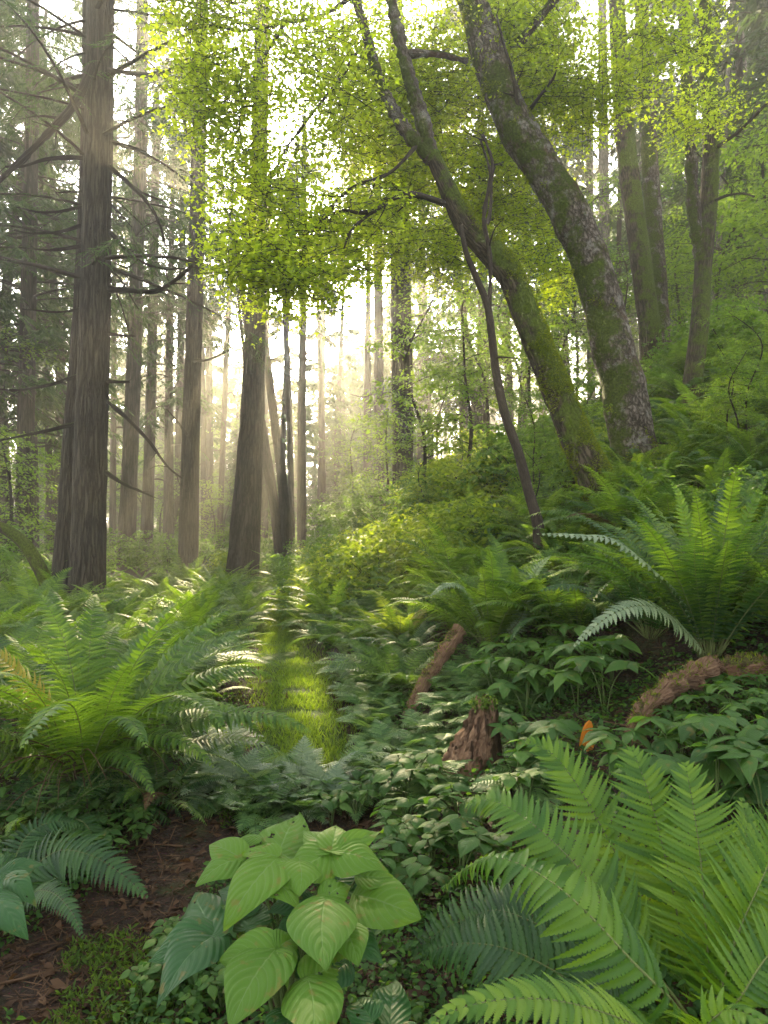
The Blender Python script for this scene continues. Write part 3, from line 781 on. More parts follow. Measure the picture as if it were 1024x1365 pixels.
for pts, wd, Y, lab, s in [
    ([(388, 725), (376, 640), (366, 560), (356, 478), (344, 380), (330, 250)], [15, 13, 11.5, 10, 8, 7], 20, 'upper one of the two trunks slanting left in the bright mist', 5),
    ([(377, 735), (364, 660), (352, 580), (341, 520), (327, 420), (312, 300)], [14, 12, 10, 9, 8, 7], 20.6, 'lower one of the two trunks slanting left in the bright mist', 6),
    ([(374, 745), (364, 680), (355, 630), (346, 585), (334, 520), (322, 440)], [9, 8, 7, 6, 5, 4], 20.3, 'thin stem curving along the foot of the slanting pair of trunks', 7)]:
    straight_tree('leaning_tree', pts, wd, Y, M['bark_fir'], lab, 'tree', flare=(.15, .4, 3), seg=14, seed=s, top=10.5, group='slanting trunks in the mist')
t6, _, _, g6 = straight_tree('conifer_tree', [(402, 715), (402, 600), (403, 500), (404, 430), (405, 300)], [11.5, 10.5, 10, 9, 8], 19, M['bark_fir'],
    'slim dark straight pole trunk in front of the brightest mist', 'tree', flare=(.1, .4, 3), seg=14, seed=8, top=13)
for k, p in enumerate([[(404, 520), (392, 505, 18.8), (372, 495, 18.6), (358, 480, 18.5)], [(405, 512), (395, 500), (378, 485), (360, 478)], [(403, 520), (409, 522), (414, 523)]]):
    br(t6, g6, p, 19, 1.6, .6, 80 + k, 4)
straight_tree('conifer_tree', [(390, 690), (386, 560), (381, 440), (378, 300)], [9, 8, 7.5, 6], 24, M['bark_far'], 'hazy thin trunk just left of the slim dark pole', 'tree', seg=12, seed=9)
t7, _, _, g7 = straight_tree('conifer_tree', [(536, 655), (535, 560), (533, 470), (532, 370), (530, 200), (528, 0)], [25, 24, 23, 22, 20, 18], 17, M['bark_fir'],
    'stout straight trunk in the middle rising behind the yellow-green sprig', 'tree', fur=.05, seed=10, flare=(.1, .4, 4))
mb = MB(); conifer_boughs(mb, 26, 10.5, 14, 2.6, 44, twigs=12, needles=12, size=.15, conic=.2); mb.build('crown', [M['conifer'], M['bark_twig']], t7)
straight_tree('conifer_tree', [(547, 650), (546, 500), (543, 370), (538, 200)], [9, 8.5, 8, 7], 17.9, M['bark_far'], 'narrow trunk half hidden behind the stout middle trunk', 'tree', seg=12, seed=12)

BGT = [([(168, 775), (172, 650), (178, 500), (183, 340), (188, 180), (190, 0)], [25, 21, 19, 18, 17, 15], 20, 'hazy grey trunk right of the massive conifer, its crown of grey-green boughs above', .0, 9.0),
       ([(194, 768), (198, 650), (202, 500), (205, 350), (208, 180)], [17, 15, 13, 12, 10], 24, 'paler hazy trunk second to the right of the massive conifer', .0, 10),
       ([(238, 750), (239, 600), (241, 460), (243, 340), (244, 200)], [12, 11, 10, 9, 8], 28, 'faint hazy trunk close to the left of the lone straight conifer', .0, 11),
       ([(30, 815), (33, 650), (36, 500), (38, 400), (42, 200), (44, 0)], [24, 22, 20, 19, 17, 15], 16, 'grey trunk at the far left edge above the mossy arched limb', .0, 5.5),
       ([(46, 800), (46, 650), (44, 540), (42, 400)], [11, 10, 9, 8], 19, 'narrow trunk directly behind the grey left-edge trunk', .0, 7),
       ([(66, 790), (66, 650), (64, 540), (62, 400)], [9, 9, 8, 7], 22, 'thin hazy trunk between the left-edge trunk and the massive conifer', .0, 8),
       ([(150, 760), (151, 600), (152, 450)], [9, 8, 7], 26, 'thin hazy stem touching the right side of the massive conifer', .0, 9),
       ([(272, 705), (271, 580), (270, 460), (269, 350)], [7, 7, 6, 5], 30, 'very thin misty stem just right of the lone straight conifer', .0, 12),
       ([(282, 702), (282, 600), (281, 500)], [6, 5, 5], 34, 'second very thin misty stem right of the lone straight conifer', .0, 13),
       ([(292, 708), (297, 600), (302, 480), (306, 380)], [8, 7, 7, 6], 29, 'thin stem leaning right toward the flared trunk in bright mist', .0, 12),
       ([(506, 690), (505, 560), (505, 450), (504, 370), (503, 200)], [14, 13, 12, 12, 10], 26, 'hazy trunk left of the stout middle trunk', .0, 13),
       ([(640, 590), (632, 520), (620, 440), (606, 345), (590, 240)], [13, 12, 11, 10, 9], 24, 'hazy trunk leaning left behind the dark twisting sapling', .0, 12),
       ([(428, 690), (429, 560), (430, 460)], [9, 9, 8], 38, 'ghostly trunk deep in the mist right of the slim dark pole', .0, 15),
       ([(575, 640), (572, 540), (568, 440)], [8, 7, 6], 30, 'faint stem to the right of the stout middle trunk', .0, 13),
       ([(680, 560), (677, 470), (672, 380), (668, 280)], [11, 10, 9, 8], 26, 'hazy trunk behind the lower bend of the mossy leaning trunk', .0, 12)]
for k, (pts, wd, Y, lab, _, cz) in enumerate(BGT):
    t, _, _, g = straight_tree('conifer_tree', pts, wd, Y, M['bark_far'], lab, 'tree', seg=14, seed=20 + k, top=17, flare=(.12, .4, 4), group='hazy trunks')
    mb = MB(); conifer_boughs(mb, 70 if Y < 26 else 44, cz * .8, 17.5, 3.4, 100 + k, twigs=14, needles=12, size=.19, thin=.15, conic=.35)
    mb.build('crown', [M['conifer'], M['bark_twig']], t)
    # bare lower snags
    rr = np.random.default_rng(k)
    for q in range(4):
        i = rr.uniform(.25, .9); a = np.array(pts); y = np.interp(i, np.linspace(0, 1, len(a)), a[:, 1]); x = np.interp(i, np.linspace(0, 1, len(a)), a[:, 0]); sgn = rr.choice([-1, 1]); l = rr.uniform(25, 60) * 20 / Y
        br(t, g, [(x, y), (x + sgn * l * .5, y + rr.uniform(-4, 10)), (x + sgn * l, y + rr.uniform(-8, 22))], Y, 1.6, .5, 300 + k * 7 + q, 3)

# mossy arched limb at the left edge, rooted in the fern bed
root = empty('arched_limb', gpt(at(75, 800, 8.6)[0], 8.6), 0, 'mossy bent limb arching in from the left edge down to the ferns', 'limb')
o_ = np.array(root.location)
P = px_path([(-40, 690), (0, 702), (30, 722), (52, 755), (68, 795), (72, 830)], 8.6)
f, V = trunk_part(root, P, np.array([6.5, 7, 8, 9, 9.5, 10]) * 8.6 / FPX, M['bark_mossy'], 'bough', seg=16, step=.05, rough=.15, seed=31, org=o_)

# ================================================================== NAMED TREES, RIGHT SIDE
def moss_fuzz(V, parent, org, n, size, pick, seed=0, name='moss', mat='moss_fuzz'):
    """tufts on a trunk surface grid V (rings, seg, 3); pick(normal, point, noise) -> keep"""
    r = np.random.default_rng(seed); nr, sg = V.shape[:2]
    C = V.mean(1, keepdims=True)
    a = r.integers(0, nr - 1, n); b = r.integers(0, sg, n); u, v = r.random(n)[:, None], r.random(n)[:, None]
    P = V[a, b] * (1 - u) * (1 - v) + V[a + 1, b] * u * (1 - v) + V[a, (b + 1) % sg] * (1 - u) * v + V[a + 1, (b + 1) % sg] * u * v
    Nn = norm(V[a, b] - C[a, 0])
    keep = pick(Nn, P, fbm(P * 5, 4, seed))
    P, Nn = P[keep], Nn[keep]
    mb = MB(); s = size * r.uniform(.5, 1.4, len(P))
    Vb = np.array([(-.05, -.12, 0), (-.05, .12, 0), (.5, .10, .05), (.5, -.10, .05), (1, 0, -.1)]); Fb = [np.array([(0, 1, 2, 3)]), np.array([(3, 2, 4)])]
    X = norm(Nn + r.normal(0, .6, P.shape) - Z * .15)
    mb.many(Vb, Fb, rot_frames(X, rand_dir(len(P))) * s[:, None, None], P - org)
    return tag(mb.build(name, M[mat], parent, smooth=False), kind='stuff')

# A: the slimmer leaning maple that forks
gA = gpt(at(795, 650, 7.5)[0], 7.5)
A = empty('leaning_maple', gA, 0, 'slimmer leaning mossy trunk that forks in two high up, left of the thick patchy one', 'tree')
PA = px_path([(800, 660), (775, 600), (752, 545), (722, 470), (698, 412), (680, 368), (655, 335), (628, 306), (608, 275), (592, 240), (576, 205)], 7.5)
PA = np.vstack([gA + np.array([.12, 0, -.25]), PA])
rA = .80 * np.array([36, 31, 27, 25.5, 23, 22, 22, 22, 20, 17.5, 14, 13]) * 7.5 / FPX
tA, VA = trunk_part(A, PA, rA, M['bark_mossy'], seg=36, step=.06, rough=.17, seed=3, flare=(.3, .35, 4), nscale=4, org=gA)
moss_fuzz(VA, tA, gA, 52000, .026, lambda N, P, q: (q + .30 * N[:, 2] + .15 * N[:, 0] + .35 * np.clip((3.6 - P[:, 2]) / 2.6, -1, 1) > .02), 5)
branch_part(A, px_path([(577, 207), (560, 150), (545, 100), (531, 45), (519, -10), (505, -80), (470, -170)], 7.5), pxm(11, 7.5), pxm(6, 7.5), M['bark_maple'], org=gA, seg=14, seed=1, n=70)
branch_part(A, px_path([(578, 214), (562, 198), (540, 172), (520, 138), (503, 98), (489, 50), (474, -5), (445, -90), (380, -170)], 7.5), pxm(10, 7.5), pxm(5, 7.5), M['bark_maple'], org=gA, seg=14, seed=2, n=70)
branch_part(A, px_path([(594, 272), (575, 265, 7.3), (552, 259, 7.1), (530, 262, 7), (508, 275, 6.9), (484, 292, 6.8), (468, 308, 6.7), (459, 332, 6.6)], 7.5), pxm(5, 7.5), pxm(1.4, 7.5), M['bark_twig'], org=gA, seed=3, twigs=6)
branch_part(A, px_path([(500, 281, 6.9), (478, 284, 6.8), (455, 280, 6.7), (430, 293, 6.5)], 7.5), pxm(3, 7.5), pxm(1, 7.5), M['bark_twig'], org=gA, seed=13, twigs=6)
branch_part(A, px_path([(544, 72), (565, 71, 7.6), (590, 73, 7.8), (622, 82, 8)], 7.5), pxm(5.5, 7.5), pxm(4, 7.5), M['bark_maple'], org=gA, seed=4, twigs=1)
branch_part(A, px_path([(640, 318), (652, 290, 7.6), (655, 250, 7.7), (650, 215, 7.8), (640, 185, 7.8)], 7.5), pxm(3.4, 7.5), pxm(1.5, 7.5), M['bark_twig'], org=gA, seed=5, twigs=4)

# B: the thick patchy maple
gB = gpt(at(852, 640, 8.4)[0], 8.4)
B_ = empty('leaning_maple', gB, 0, 'thickest leaning trunk with patchy grey and rust bark under moss, bending up and left', 'tree')
PB = px_path([(856, 650), (846, 600), (836, 545), (822, 480), (806, 415), (786, 345), (760, 285), (733, 238), (704, 195), (682, 155), (662, 105), (645, 50), (628, -5), (600, -90), (570, -180)], 8.4)
PB = np.vstack([gB - Z * .3, PB])
rB = .77 * np.array([46, 40, 37, 36, 35.5, 34, 33, 33, 32, 31, 30, 29, 27, 25, 22, 19]) * 8.4 / FPX
tB, VB = trunk_part(B_, PB, rB, M['bark_maple'], seg=48, step=.06, rough=.26, seed=8, flare=(.22, .4, 5), nscale=2.6, org=gB)
moss_fuzz(VB, tB, gB, 60000, .030, lambda N, P, q: (q + .30 * N[:, 2] - .10 * N[:, 0] + .22 * np.clip((P[:, 2] - 6.0) / 2, -.6, 1) + .30 * np.clip((2.6 - P[:, 2]) / 1, -.5, 1) > .20), 6)
branch_part(B_, px_path([(702, 190), (690, 140, 8.2), (683, 95, 8), (672, 60, 7.9), (662, 20, 7.8)], 8.4), pxm(3.2, 8), pxm(1.5, 8), M['bark_twig'], org=gB, seed=6, twigs=5)
branch_part(B_, px_path([(704, 150, 8.4), (722, 125, 8.2), (738, 105, 8), (742, 90, 8)], 8.4), pxm(3, 8), pxm(1.5, 8), M['bark_twig'], org=gB, seed=16, twigs=4)
branch_part(B_, px_path([(690, 60, 8.4), (760, -20, 8), (840, -60, 7.6), (920, -80, 7.2)], 8.4), pxm(7, 8), pxm(3, 8), M['bark_maple'], org=gB, seed=17, twigs=4)

# C: dark twisting sapling
gC = gpt(at(717, 705, 7.0)[0], 7.0)
Cc = empty('sapling', gC, 0, 'thin dark twisting stem winding up between the flowering-bush slope and the mossy trunks'.replace('flowering-bush', 'shrubby'), 'sapling')
PC = np.vstack([gC, px_path([(718, 705), (706, 660), (690, 600), (674, 555), (662, 500), (656, 450), (650, 408), (636, 372), (622, 338), (614, 300)], 7.0)])
trunk_part(Cc, PC, np.array([9, 8, 7.2, 6.5, 6, 5.6, 5.2, 5, 4.3, 3.6, 3]) * 7 / FPX, M['bark_twig'], 'stem', seg=12, step=.05, rough=.12, seed=4, nscale=8, org=gC)
branch_part(Cc, px_path([(652, 408), (654, 370), (652, 330), (645, 290), (652, 250), (657, 220), (650, 195), (643, 180)], 7.0), pxm(3.6, 7), pxm(2, 7), M['bark_twig'], org=gC, seed=7, twigs=5)
branch_part(Cc, px_path([(660, 478), (668, 476, 6.9), (690, 478, 6.8)], 7), pxm(1.8, 7), pxm(.7, 7), M['bark_twig'], org=gC, seed=9, twigs=3)

def right_tree(name, pts, wd, Y, mat, lab, seed, fuzz=0, **kw):
    root, W, r, g = straight_tree(name, pts, wd, Y, M[mat], lab, 'tree', seg=22, seed=seed, rough=.12, fur=.03, **kw)
    return root, W, r, g
R4 = right_tree('mossy_tree', [(872, 510), (866, 440), (856, 360), (845, 280), (834, 190), (828, 110), (822, 0)], [30, 27, 27, 26, 25, 24, 20], 13, 'bark_mossy', 'green mossy upright trunk, left one of the pair behind the thick leaning trunk', 41)
R5 = right_tree('upright_tree', [(888, 510), (882, 440), (876, 360), (870, 270), (864, 180), (859, 90), (855, 0)], [26, 23, 22, 21, 20, 19, 17], 13.6, 'bark_maple', 'greyish upright trunk, right one of the pair behind the thick leaning trunk', 42)
R6 = right_tree('mossy_tree', [(916, 585), (922, 520), (932, 440), (937, 360), (944, 280), (948, 190), (944, 90), (938, 0)], [28, 24, 23, 22, 22, 21, 20, 18], 10, 'bark_mossy', 'rust and moss covered upright trunk with a slim fork, near the right edge', 43)
branch_part(R6[0], px_path([(937, 355), (930, 315), (924, 270), (921, 210), (917, 140), (913, 60), (912, -20), (915, -120)], 10), pxm(9, 10), pxm(6, 10), M['bark_maple'], 'fork', org=R6[3], seg=14, seed=8)
branch_part(R6[0], px_path([(950, 200), (965, 190, 9.8), (985, 175, 9.5), (1010, 150, 9.2), (1030, 130, 9)], 10), pxm(3, 10), pxm(1.2, 10), M['bark_twig'], org=R6[3], seed=18, twigs=6)
branch_part(R6[0], px_path([(940, 275), (965, 262, 9.8), (990, 258, 9.5), (1006, 262, 9.2)], 10), pxm(2.4, 10), pxm(1, 10), M['bark_twig'], org=R6[3], seed=19, twigs=6)
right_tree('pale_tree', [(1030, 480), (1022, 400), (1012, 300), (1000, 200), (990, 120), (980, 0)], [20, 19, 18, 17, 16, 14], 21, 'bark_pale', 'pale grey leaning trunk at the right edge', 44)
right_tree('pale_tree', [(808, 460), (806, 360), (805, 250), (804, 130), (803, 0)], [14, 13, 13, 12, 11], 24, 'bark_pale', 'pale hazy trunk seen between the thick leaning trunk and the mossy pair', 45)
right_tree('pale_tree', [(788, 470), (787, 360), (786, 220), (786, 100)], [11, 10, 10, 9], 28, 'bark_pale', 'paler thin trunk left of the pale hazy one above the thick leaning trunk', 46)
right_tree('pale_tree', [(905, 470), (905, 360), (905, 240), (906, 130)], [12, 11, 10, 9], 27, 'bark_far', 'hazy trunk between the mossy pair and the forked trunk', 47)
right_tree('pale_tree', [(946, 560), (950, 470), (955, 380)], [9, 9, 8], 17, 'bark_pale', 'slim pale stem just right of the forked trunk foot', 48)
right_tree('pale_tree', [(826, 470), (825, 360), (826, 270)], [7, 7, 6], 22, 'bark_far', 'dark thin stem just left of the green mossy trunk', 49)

# ------------------------------------------------------------------ the maple crown over the path
def ell(px, py, Y, rx, ry, rd):
    return (at(px, py, Y), (pxm(rx, Y), rd, pxm(ry, Y)))
CA = [ell(258, 30, 6.6, 36, 45, .6), ell(300, 80, 6.8, 50, 75, .8), ell(350, 60, 7.0, 60, 80, .9), ell(330, 170, 7.0, 40, 70, .7), ell(345, 215, 6.8, 36, 60, .5), ell(270, 130, 6.7, 30, 60, .5), ell(400, 150, 7.0, 80, 100, 1.0),
      ell(350, 300, 6.8, 55, 55, .7), ell(370, 370, 6.7, 60, 42, .7), ell(420, 385, 6.7, 50, 38, .6), ell(335, 380, 6.7, 30, 55, .5), ell(430, 290, 6.9, 70, 70, .8),
      ell(470, 200, 8.9, 80, 110, .8), ell(430, 60, 7.9, 60, 80, .6), ell(520, 90, 9.3, 70, 110, .8), ell(560, 160, 9.2, 60, 100, .8), ell(540, 260, 9.2, 70, 70, .8), ell(480, 330, 8.8, 45, 45, .6), ell(590, 330, 8.6, 60, 50, .7)]
CB = [ell(600, 60, 9.2, 70, 90, .9), ell(660, 200, 9.6, 60, 90, .9), ell(690, 120, 9.4, 70, 110, 1), ell(740, 60, 8.6, 80, 80, 1), ell(790, 90, 8.4, 60, 70, .8), ell(840, 60, 8.2, 70, 70, .8), ell(905, 40, 8.0, 40, 60, .6),
      ell(760, 170, 9.4, 40, 40, .6), ell(700, 300, 9.6, 50, 50, .6), ell(735, 370, 9.6, 40, 40, .5), ell(640, 270, 9.6, 40, 60, .6), ell(925, 150, 9.3, 45, 30, .5), ell(660, 30, 9.0, 60, 60, .7)]
for root, org, cl, n, sd_ in ((A, gA, CA, 4000, 7), (B_, gB, CB, 2700, 9)):
    mb = MB(); broad_crown(mb, n, [(c - org, r * np.array([1.25, 1.2, 1.12])) for c, r in cl], 26, .40, .047, 'maple', jit=.85, seed=sd_, hole=-.07, twig=1, nf=1.5)
    mb.build('crown', [M['maple'], M['bark_twig']], root)
# boughs that carry the crown leftward from above the frame
for k, pts in enumerate([[(470, -5, 7.4), (430, 20, 7.2), (380, 30, 7), (330, 40, 6.8), (280, 35, 6.6), (250, 40, 6.5)], [(489, 50, 7.4), (450, 110, 7.2), (410, 160, 7), (370, 220, 6.9), (350, 290, 6.8), (345, 370, 6.7)],
                         [(560, 190, 7.5), (520, 230, 7.3), (470, 250, 7), (430, 290, 6.9), (400, 350, 6.7), (420, 400, 6.6)], [(380, 30, 7), (340, 100, 6.9), (320, 160, 6.9), (325, 210, 6.9)]]):
    branch_part(A, px_path(pts, 7), pxm(3.0, 7), pxm(.9, 7), M['bark_twig'], org=gA, seed=50 + k, twigs=12, tl=.2)

# ================================================================== UNDERSTORY TREES, SHRUBS AND THE FAR FOREST
def understory(seed, hgt, nb, size, mat, per=26, spread=.42, kind='oval'):
    root = empty('understory_tree', (0, 0, -200))
    r = np.random.default_rng(seed)
    P = np.array([[0, 0, -.3], [r.normal(0, .1), r.normal(0, .1), hgt * .35], [r.normal(0, .25), r.normal(0, .25), hgt * .7], [r.normal(0, .4), r.normal(0, .4), hgt]])
    mb = MB(); Q = catmull(P, 24); tube(mb, Q, np.linspace(.045, .012, 24), 8, 0, rough=.1, nscale=6); mb.build('trunk', M['bark_far'], root)
    mb = MB(); C, AX = [], []
    for k in range(nb):
        q = r.uniform(.28, 1); i = int(q * 23); az = r.uniform(0, 6.28); l = hgt * .33 * (1.2 - .75 * q) * r.uniform(.6, 1.2)
        BP, nn = frond_curve(l, R(r.uniform(0, 35)), R(r.uniform(20, 55)), az, r.uniform(-.5, .5), 8)
        BP = BP + Q[i]; tube(mb, BP, np.linspace(.012, .003, 8), 3, 1, cap=False)
        for j in range(3, 8):
            C.append(BP[j] + r.normal(0, .10, 3)); AX.append(az + r.normal(0, .5))
    leaf_sprays(mb, np.array(C), per, spread, size, kind, jit=.35, axis=np.array(AX))
    mb.build('crown', [mat, M['bark_twig']], root)
    return root
def shrub(seed, rx, rz, n, size, mat, kind='oval'):
    root = empty('shrub', (0, 0, -200)); r = np.random.default_rng(seed)
    mb = MB()
    for k in range(7):
        az = r.uniform(0, 6.28); P, _ = frond_curve(rz * 1.1, R(r.uniform(50, 85)), R(35), az, r.uniform(-.5, .5), 7); tube(mb, P, np.linspace(.012, .003, 7), 4, 0, cap=False)
    mb.build('stems', M['bark_twig'], root)['kind'] = 'stuff'
    mb = MB(); d = norm(r.normal(size=(n, 3)) * [1, 1, .9]); d[:, 2] = np.abs(d[:, 2])
    lump = 1 + .45 * fbm(d * 2.2 + seed, 3, seed)
    C = d * np.array([rx, rx, rz]) * (lump * (.45 + .55 * r.random(n) ** .4))[:, None]
    C = C[fbm(C * 3.0, 2, seed) > -.12]
    leaf_sprays(mb, C, 18, .24, size, kind, jit=.5)
    mb.build('foliage', mat, root)
    return root
def far_conifer(seed, hgt, z0, n, Rr):
    root = empty('far_conifer', (0, 0, -200)); r = np.random.default_rng(seed)
    P = np.array([[0, 0, -.5], [r.normal(0, .1), 0, hgt * .4], [r.normal(0, .3), r.normal(0, .2), hgt]])
    mb = MB(); Q = catmull(P, 22); tube(mb, Q, np.linspace(.24, .05, 22), 12, 0, rough=.06, nscale=2); mb.build('trunk', M['bark_far'], root)
    mb = MB(); conifer_boughs(mb, n, z0, hgt, Rr, seed, twigs=14, needles=11, size=.26, thin=.18, conic=.7)
    if z0 < 10: conifer_boughs(mb, 8, z0 * .35, z0, Rr * .7, seed + 50, twigs=5, needles=8, size=.18, thin=.14, conic=.0)
    mb.build('crown', [M['conifer'], M['bark_twig']], root)
    return root
UT = [understory(1, 4.2, 22, .085, M['understory']), understory(2, 5.5, 26, .085, M['understory']), understory(3, 3.2, 18, .08, M['understory']), understory(4, 4.6, 22, .08, M['shrub_green'])]
SH = [shrub(1, .8, .8, 230, .085, M['shrub']), shrub(2, .95, .75, 260, .08, M['shrub']), shrub(3, .9, .9, 240, .085, M['shrub_green']), shrub(4, .7, 1.1, 230, .075, M['shrub_green'])]
FC = [far_conifer(11, 19, 4.5, 110, 3.4), far_conifer(12, 22, 6, 120, 3.6), far_conifer(13, 16, 3, 110, 3.2), far_conifer(14, 12, 1.5, 90, 2.8), far_conifer(15, 17.5, 12.6, 50, 3.0), far_conifer(16, 13, 5.0, 34, 1.7)]
used = set()
def place(tpl, loc, rz, sc, label, group, cat, tilt=(0, 0)):
    if tpl.name not in used:
        used.add(tpl.name); c = tpl
        c.location = tuple(loc); c.rotation_euler = (tilt[0], tilt[1], rz); c.scale = (sc, sc, sc)
        c['label'] = label; c['group'] = group
    else:
        c = copy_tree(tpl, loc, rz, sc, label, group, tilt)
    c['category'] = cat
    return c
ru = np.random.default_rng(77)
# understory on the right-hand slope and behind the middle trunk: (px, Y, template, scale)
UL = [(560, 13.5, 0, 1.0), (610, 12.5, 2, 1.1), (510, 16, 2, .9), (650, 15, 1, 1.0), (690, 17, 3, 1.0), (720, 13, 2, 1.0), (750, 16, 0, 1.0), (770, 20, 1, 1.1), (830, 17, 3, .9), (905, 15.5, 0, .9), (960, 14, 1, .9),
      (985, 17, 0, 1.1), (1010, 12.5, 2, 1.2), (1035, 15, 1, 1.0), (940, 19, 3, 1.2), (880, 22, 1, 1.1), (1060, 11, 0, 1.0), (585, 20, 3, 1.0), (630, 22, 1, 1.0), (470, 24, 3, .8), (700, 24, 1, 1.2), (810, 26, 3, 1.2), (740, 28, 1, 1.2),
      (20, 20, 3, .9), (60, 24, 0, 1.0), (-20, 15, 1, .9), (100, 27, 3, 1.1), (150, 30, 1, 1.0), (215, 27, 3, .8), (275, 24, 2, .9), (300, 33, 3, .9), (-40, 25, 1, 1.1), (5, 12.5, 2, .9)]
for k, (px, Y, t, s) in enumerate(UL):
    x = at(px, 700, Y)[0]; side = 'right slope' if px > 450 else 'left hollow'
    lab = 'slender leafy understory tree with flat green sprays on the right slope' if px > 450 else 'slender leafy understory tree with flat green sprays in the left hollow'
    place(UT[t], gpt(x, Y), ru.uniform(0, 6.28), s * ru.uniform(.9, 1.1), lab, 'understory trees on the ' + side, 'tree')
SL = [(505, 8.8, 0, .9), (465, 9.6, 1, .9), (560, 9.2, 1, 1.0), (600, 9.4, 0, 1.0), (640, 8.6, 1, .85), (535, 10.5, 0, 1.0), (580, 11, 2, 1.0), (620, 11.2, 1, 1.1), (660, 10.5, 0, 1.0), (700, 10.2, 2, 1.0), (490, 11.5, 1, .9),
      (440, 11.5, 2, .9), (415, 13, 2, 1.0), (395, 15.5, 3, .9), (430, 14.5, 0, .8), (475, 14, 3, 1.0), (515, 13.5, 2, 1.1), (545, 12.2, 3, .9), (310, 17, 0, .9), (285, 18, 3, 1.1), (300, 16.2, 1, .8), (350, 18, 3, 1.0), (370, 17, 2, .8), (265, 16, 3, .9), (225, 18, 2, 1.0),
      (195, 19, 3, 1.0), (145, 18, 2, 1.0), (110, 16, 3, 1.0), (60, 13, 2, .9), (15, 12, 3, .9), (85, 11.2, 2, .7), (-20, 10.5, 2, 1.0), (730, 11, 2, 1.1), (770, 12, 3, 1.1), (745, 9.4, 2, .8), (880, 11.4, 2, .9), (935, 12.2, 3, 1.1), (975, 11.5, 2, 1.1), (1015, 10.5, 3, 1.0), (840, 10.4, 3, .7),
      (330, 24, 3, 1.3), (380, 26, 2, 1.3), (430, 22, 3, 1.2), (480, 19, 2, 1.2), (250, 26, 3, 1.3), (180, 27, 2, 1.3), (100, 22, 3, 1.3), (30, 24, 2, 1.4), (460, 30, 3, 1.6), (400, 34, 2, 1.6), (345, 33, 3, 1.6), (285, 36, 2, 1.6), (220, 38, 3, 1.7), (520, 26, 2, 1.4), (580, 16, 0, 1.2), (640, 17, 1, 1.2)]
for k, (px, Y, t, s) in enumerate(SL):
    x = at(px, 700, Y)[0]
    if Y < 13 and px > 420: zone = ('yellow-green leafy shrub', 'shrubs on the sunlit slope below the mossy trunks', 'bushy shrub of small leaves on the sunlit slope below the mossy trunks')
    elif px > 420: zone = ('', 'shrubs behind the sunlit slope', 'bushy shrub in the haze behind the sunlit slope')
    else: zone = ('', 'shrubs among the left trunks', 'bushy green shrub among the feet of the left-hand trunks')
    place(SH[t], gpt(x, Y, -.05), ru.uniform(0, 6.28), s * ru.uniform(.85, 1.1), zone[2], zone[1], 'shrub')
for px, Y in ((350, 31), (402, 30), (490, 30)):  # added trees: their high crowns keep direct sun off the foreground and near haze
    place(FC[4], gpt(at(px, 700, Y)[0], Y), ru.uniform(0, 6.28), ru.uniform(.95, 1.05), 'tall thin conifer with foliage only near its top, added beyond the bright gap to block the sun', 'high-crowned conifers added as sun blockers', 'tree')
for px, Y, s_ in ((378, 30, .95), (428, 31, 1.0), (452, 36, 1.1)):  # added trees: gaps in their sparse boughs cut the sunlit haze into shafts
    place(FC[5], gpt(at(px, 700, Y)[0], Y), ru.uniform(0, 6.28), s_, 'spindly conifer with sparse boughs, added in the bright mist to break the sun into shafts', 'spindly conifers added for the sun shafts', 'tree')
for k in range(20):
    px, Y = ru.uniform(120, 600), ru.uniform(33, 62)
    place(FC[5], gpt(at(px, 700, Y)[0], Y), ru.uniform(0, 6.28), ru.uniform(.8, 1.15) * (1.0 + (Y > 45) * .25), 'slim pale trunk with a few sparse boughs fading into the mist behind the left trunks', 'slim pale conifers fading into the mist', 'tree')
for k in range(30):      # low crowns that fill the gaps between the trunks
    px, Y, pyt = ru.uniform(150, 560), ru.uniform(32, 64), ru.uniform(455, 600); g = gpt(at(px, 700, Y)[0], Y); h = at(px, pyt, Y)[2] - g[2]
    if h < 2.5: continue
    if k % 3: place(FC[3], g, ru.uniform(0, 6.28), h / 12.0, 'misty bushy conifer filling the low gaps between the far trunks', 'bushy conifers in the low gaps', 'tree')
    else: place(UT[3], g, ru.uniform(0, 6.28), h / 4.4, 'misty broad-leaved tree filling the low gaps between the far trunks', 'broad-leaved trees in the low gaps', 'tree')
# conifers beyond, thinned along the line of the sun
FL = []
for k in range(78):
    Y = 22 + 40 * ru.random() ** .8; px = ru.uniform(-220, 1240)
    if 215 < px < 530 and Y > 27: continue
    if 300 < px < 500: continue
    if px < 230 and (Y < 40 or ru.random() < .5) and ru.random() < .8: continue
    if 270 < px < 560 and Y < 42 and ru.random() < .75: continue
    if Y < 34 and 560 < px < 760 and ru.random() < .4: continue
    FL.append((px, Y, int(ru.integers(0, 3)), ru.uniform(.85, 1.15)))
FL += [(-60, 15, 0, .9), (10, 19, 2, 1.0), (70, 22, 2, 1.0), (-130, 18, 2, 1.1), (225, 25, 1, .9), (990, 19, 2, .85), (1060, 17, 2, .9), (930, 24, 2, .9), (1130, 15, 2, .9), (860, 30, 2, 1.0), (760, 30, 2, .9), (700, 33, 1, .9), (965, 30, 3, 1.2), (1040, 26, 3, 1.2), (620, 30, 3, 1.0), (470, 46, 3, 1.0), (450, 58, 3, 1.05), (300, 50, 3, 1.0), (250, 45, 3, .9), (420, 48, 3, 1.0), (500, 43, 3, .95), (535, 40, 3, .9), (395, 54, 3, 1.0), (345, 47, 3, .9), (200, 50, 3, 1.0), (150, 44, 3, 1.0), (445, 44, 3, .8)]
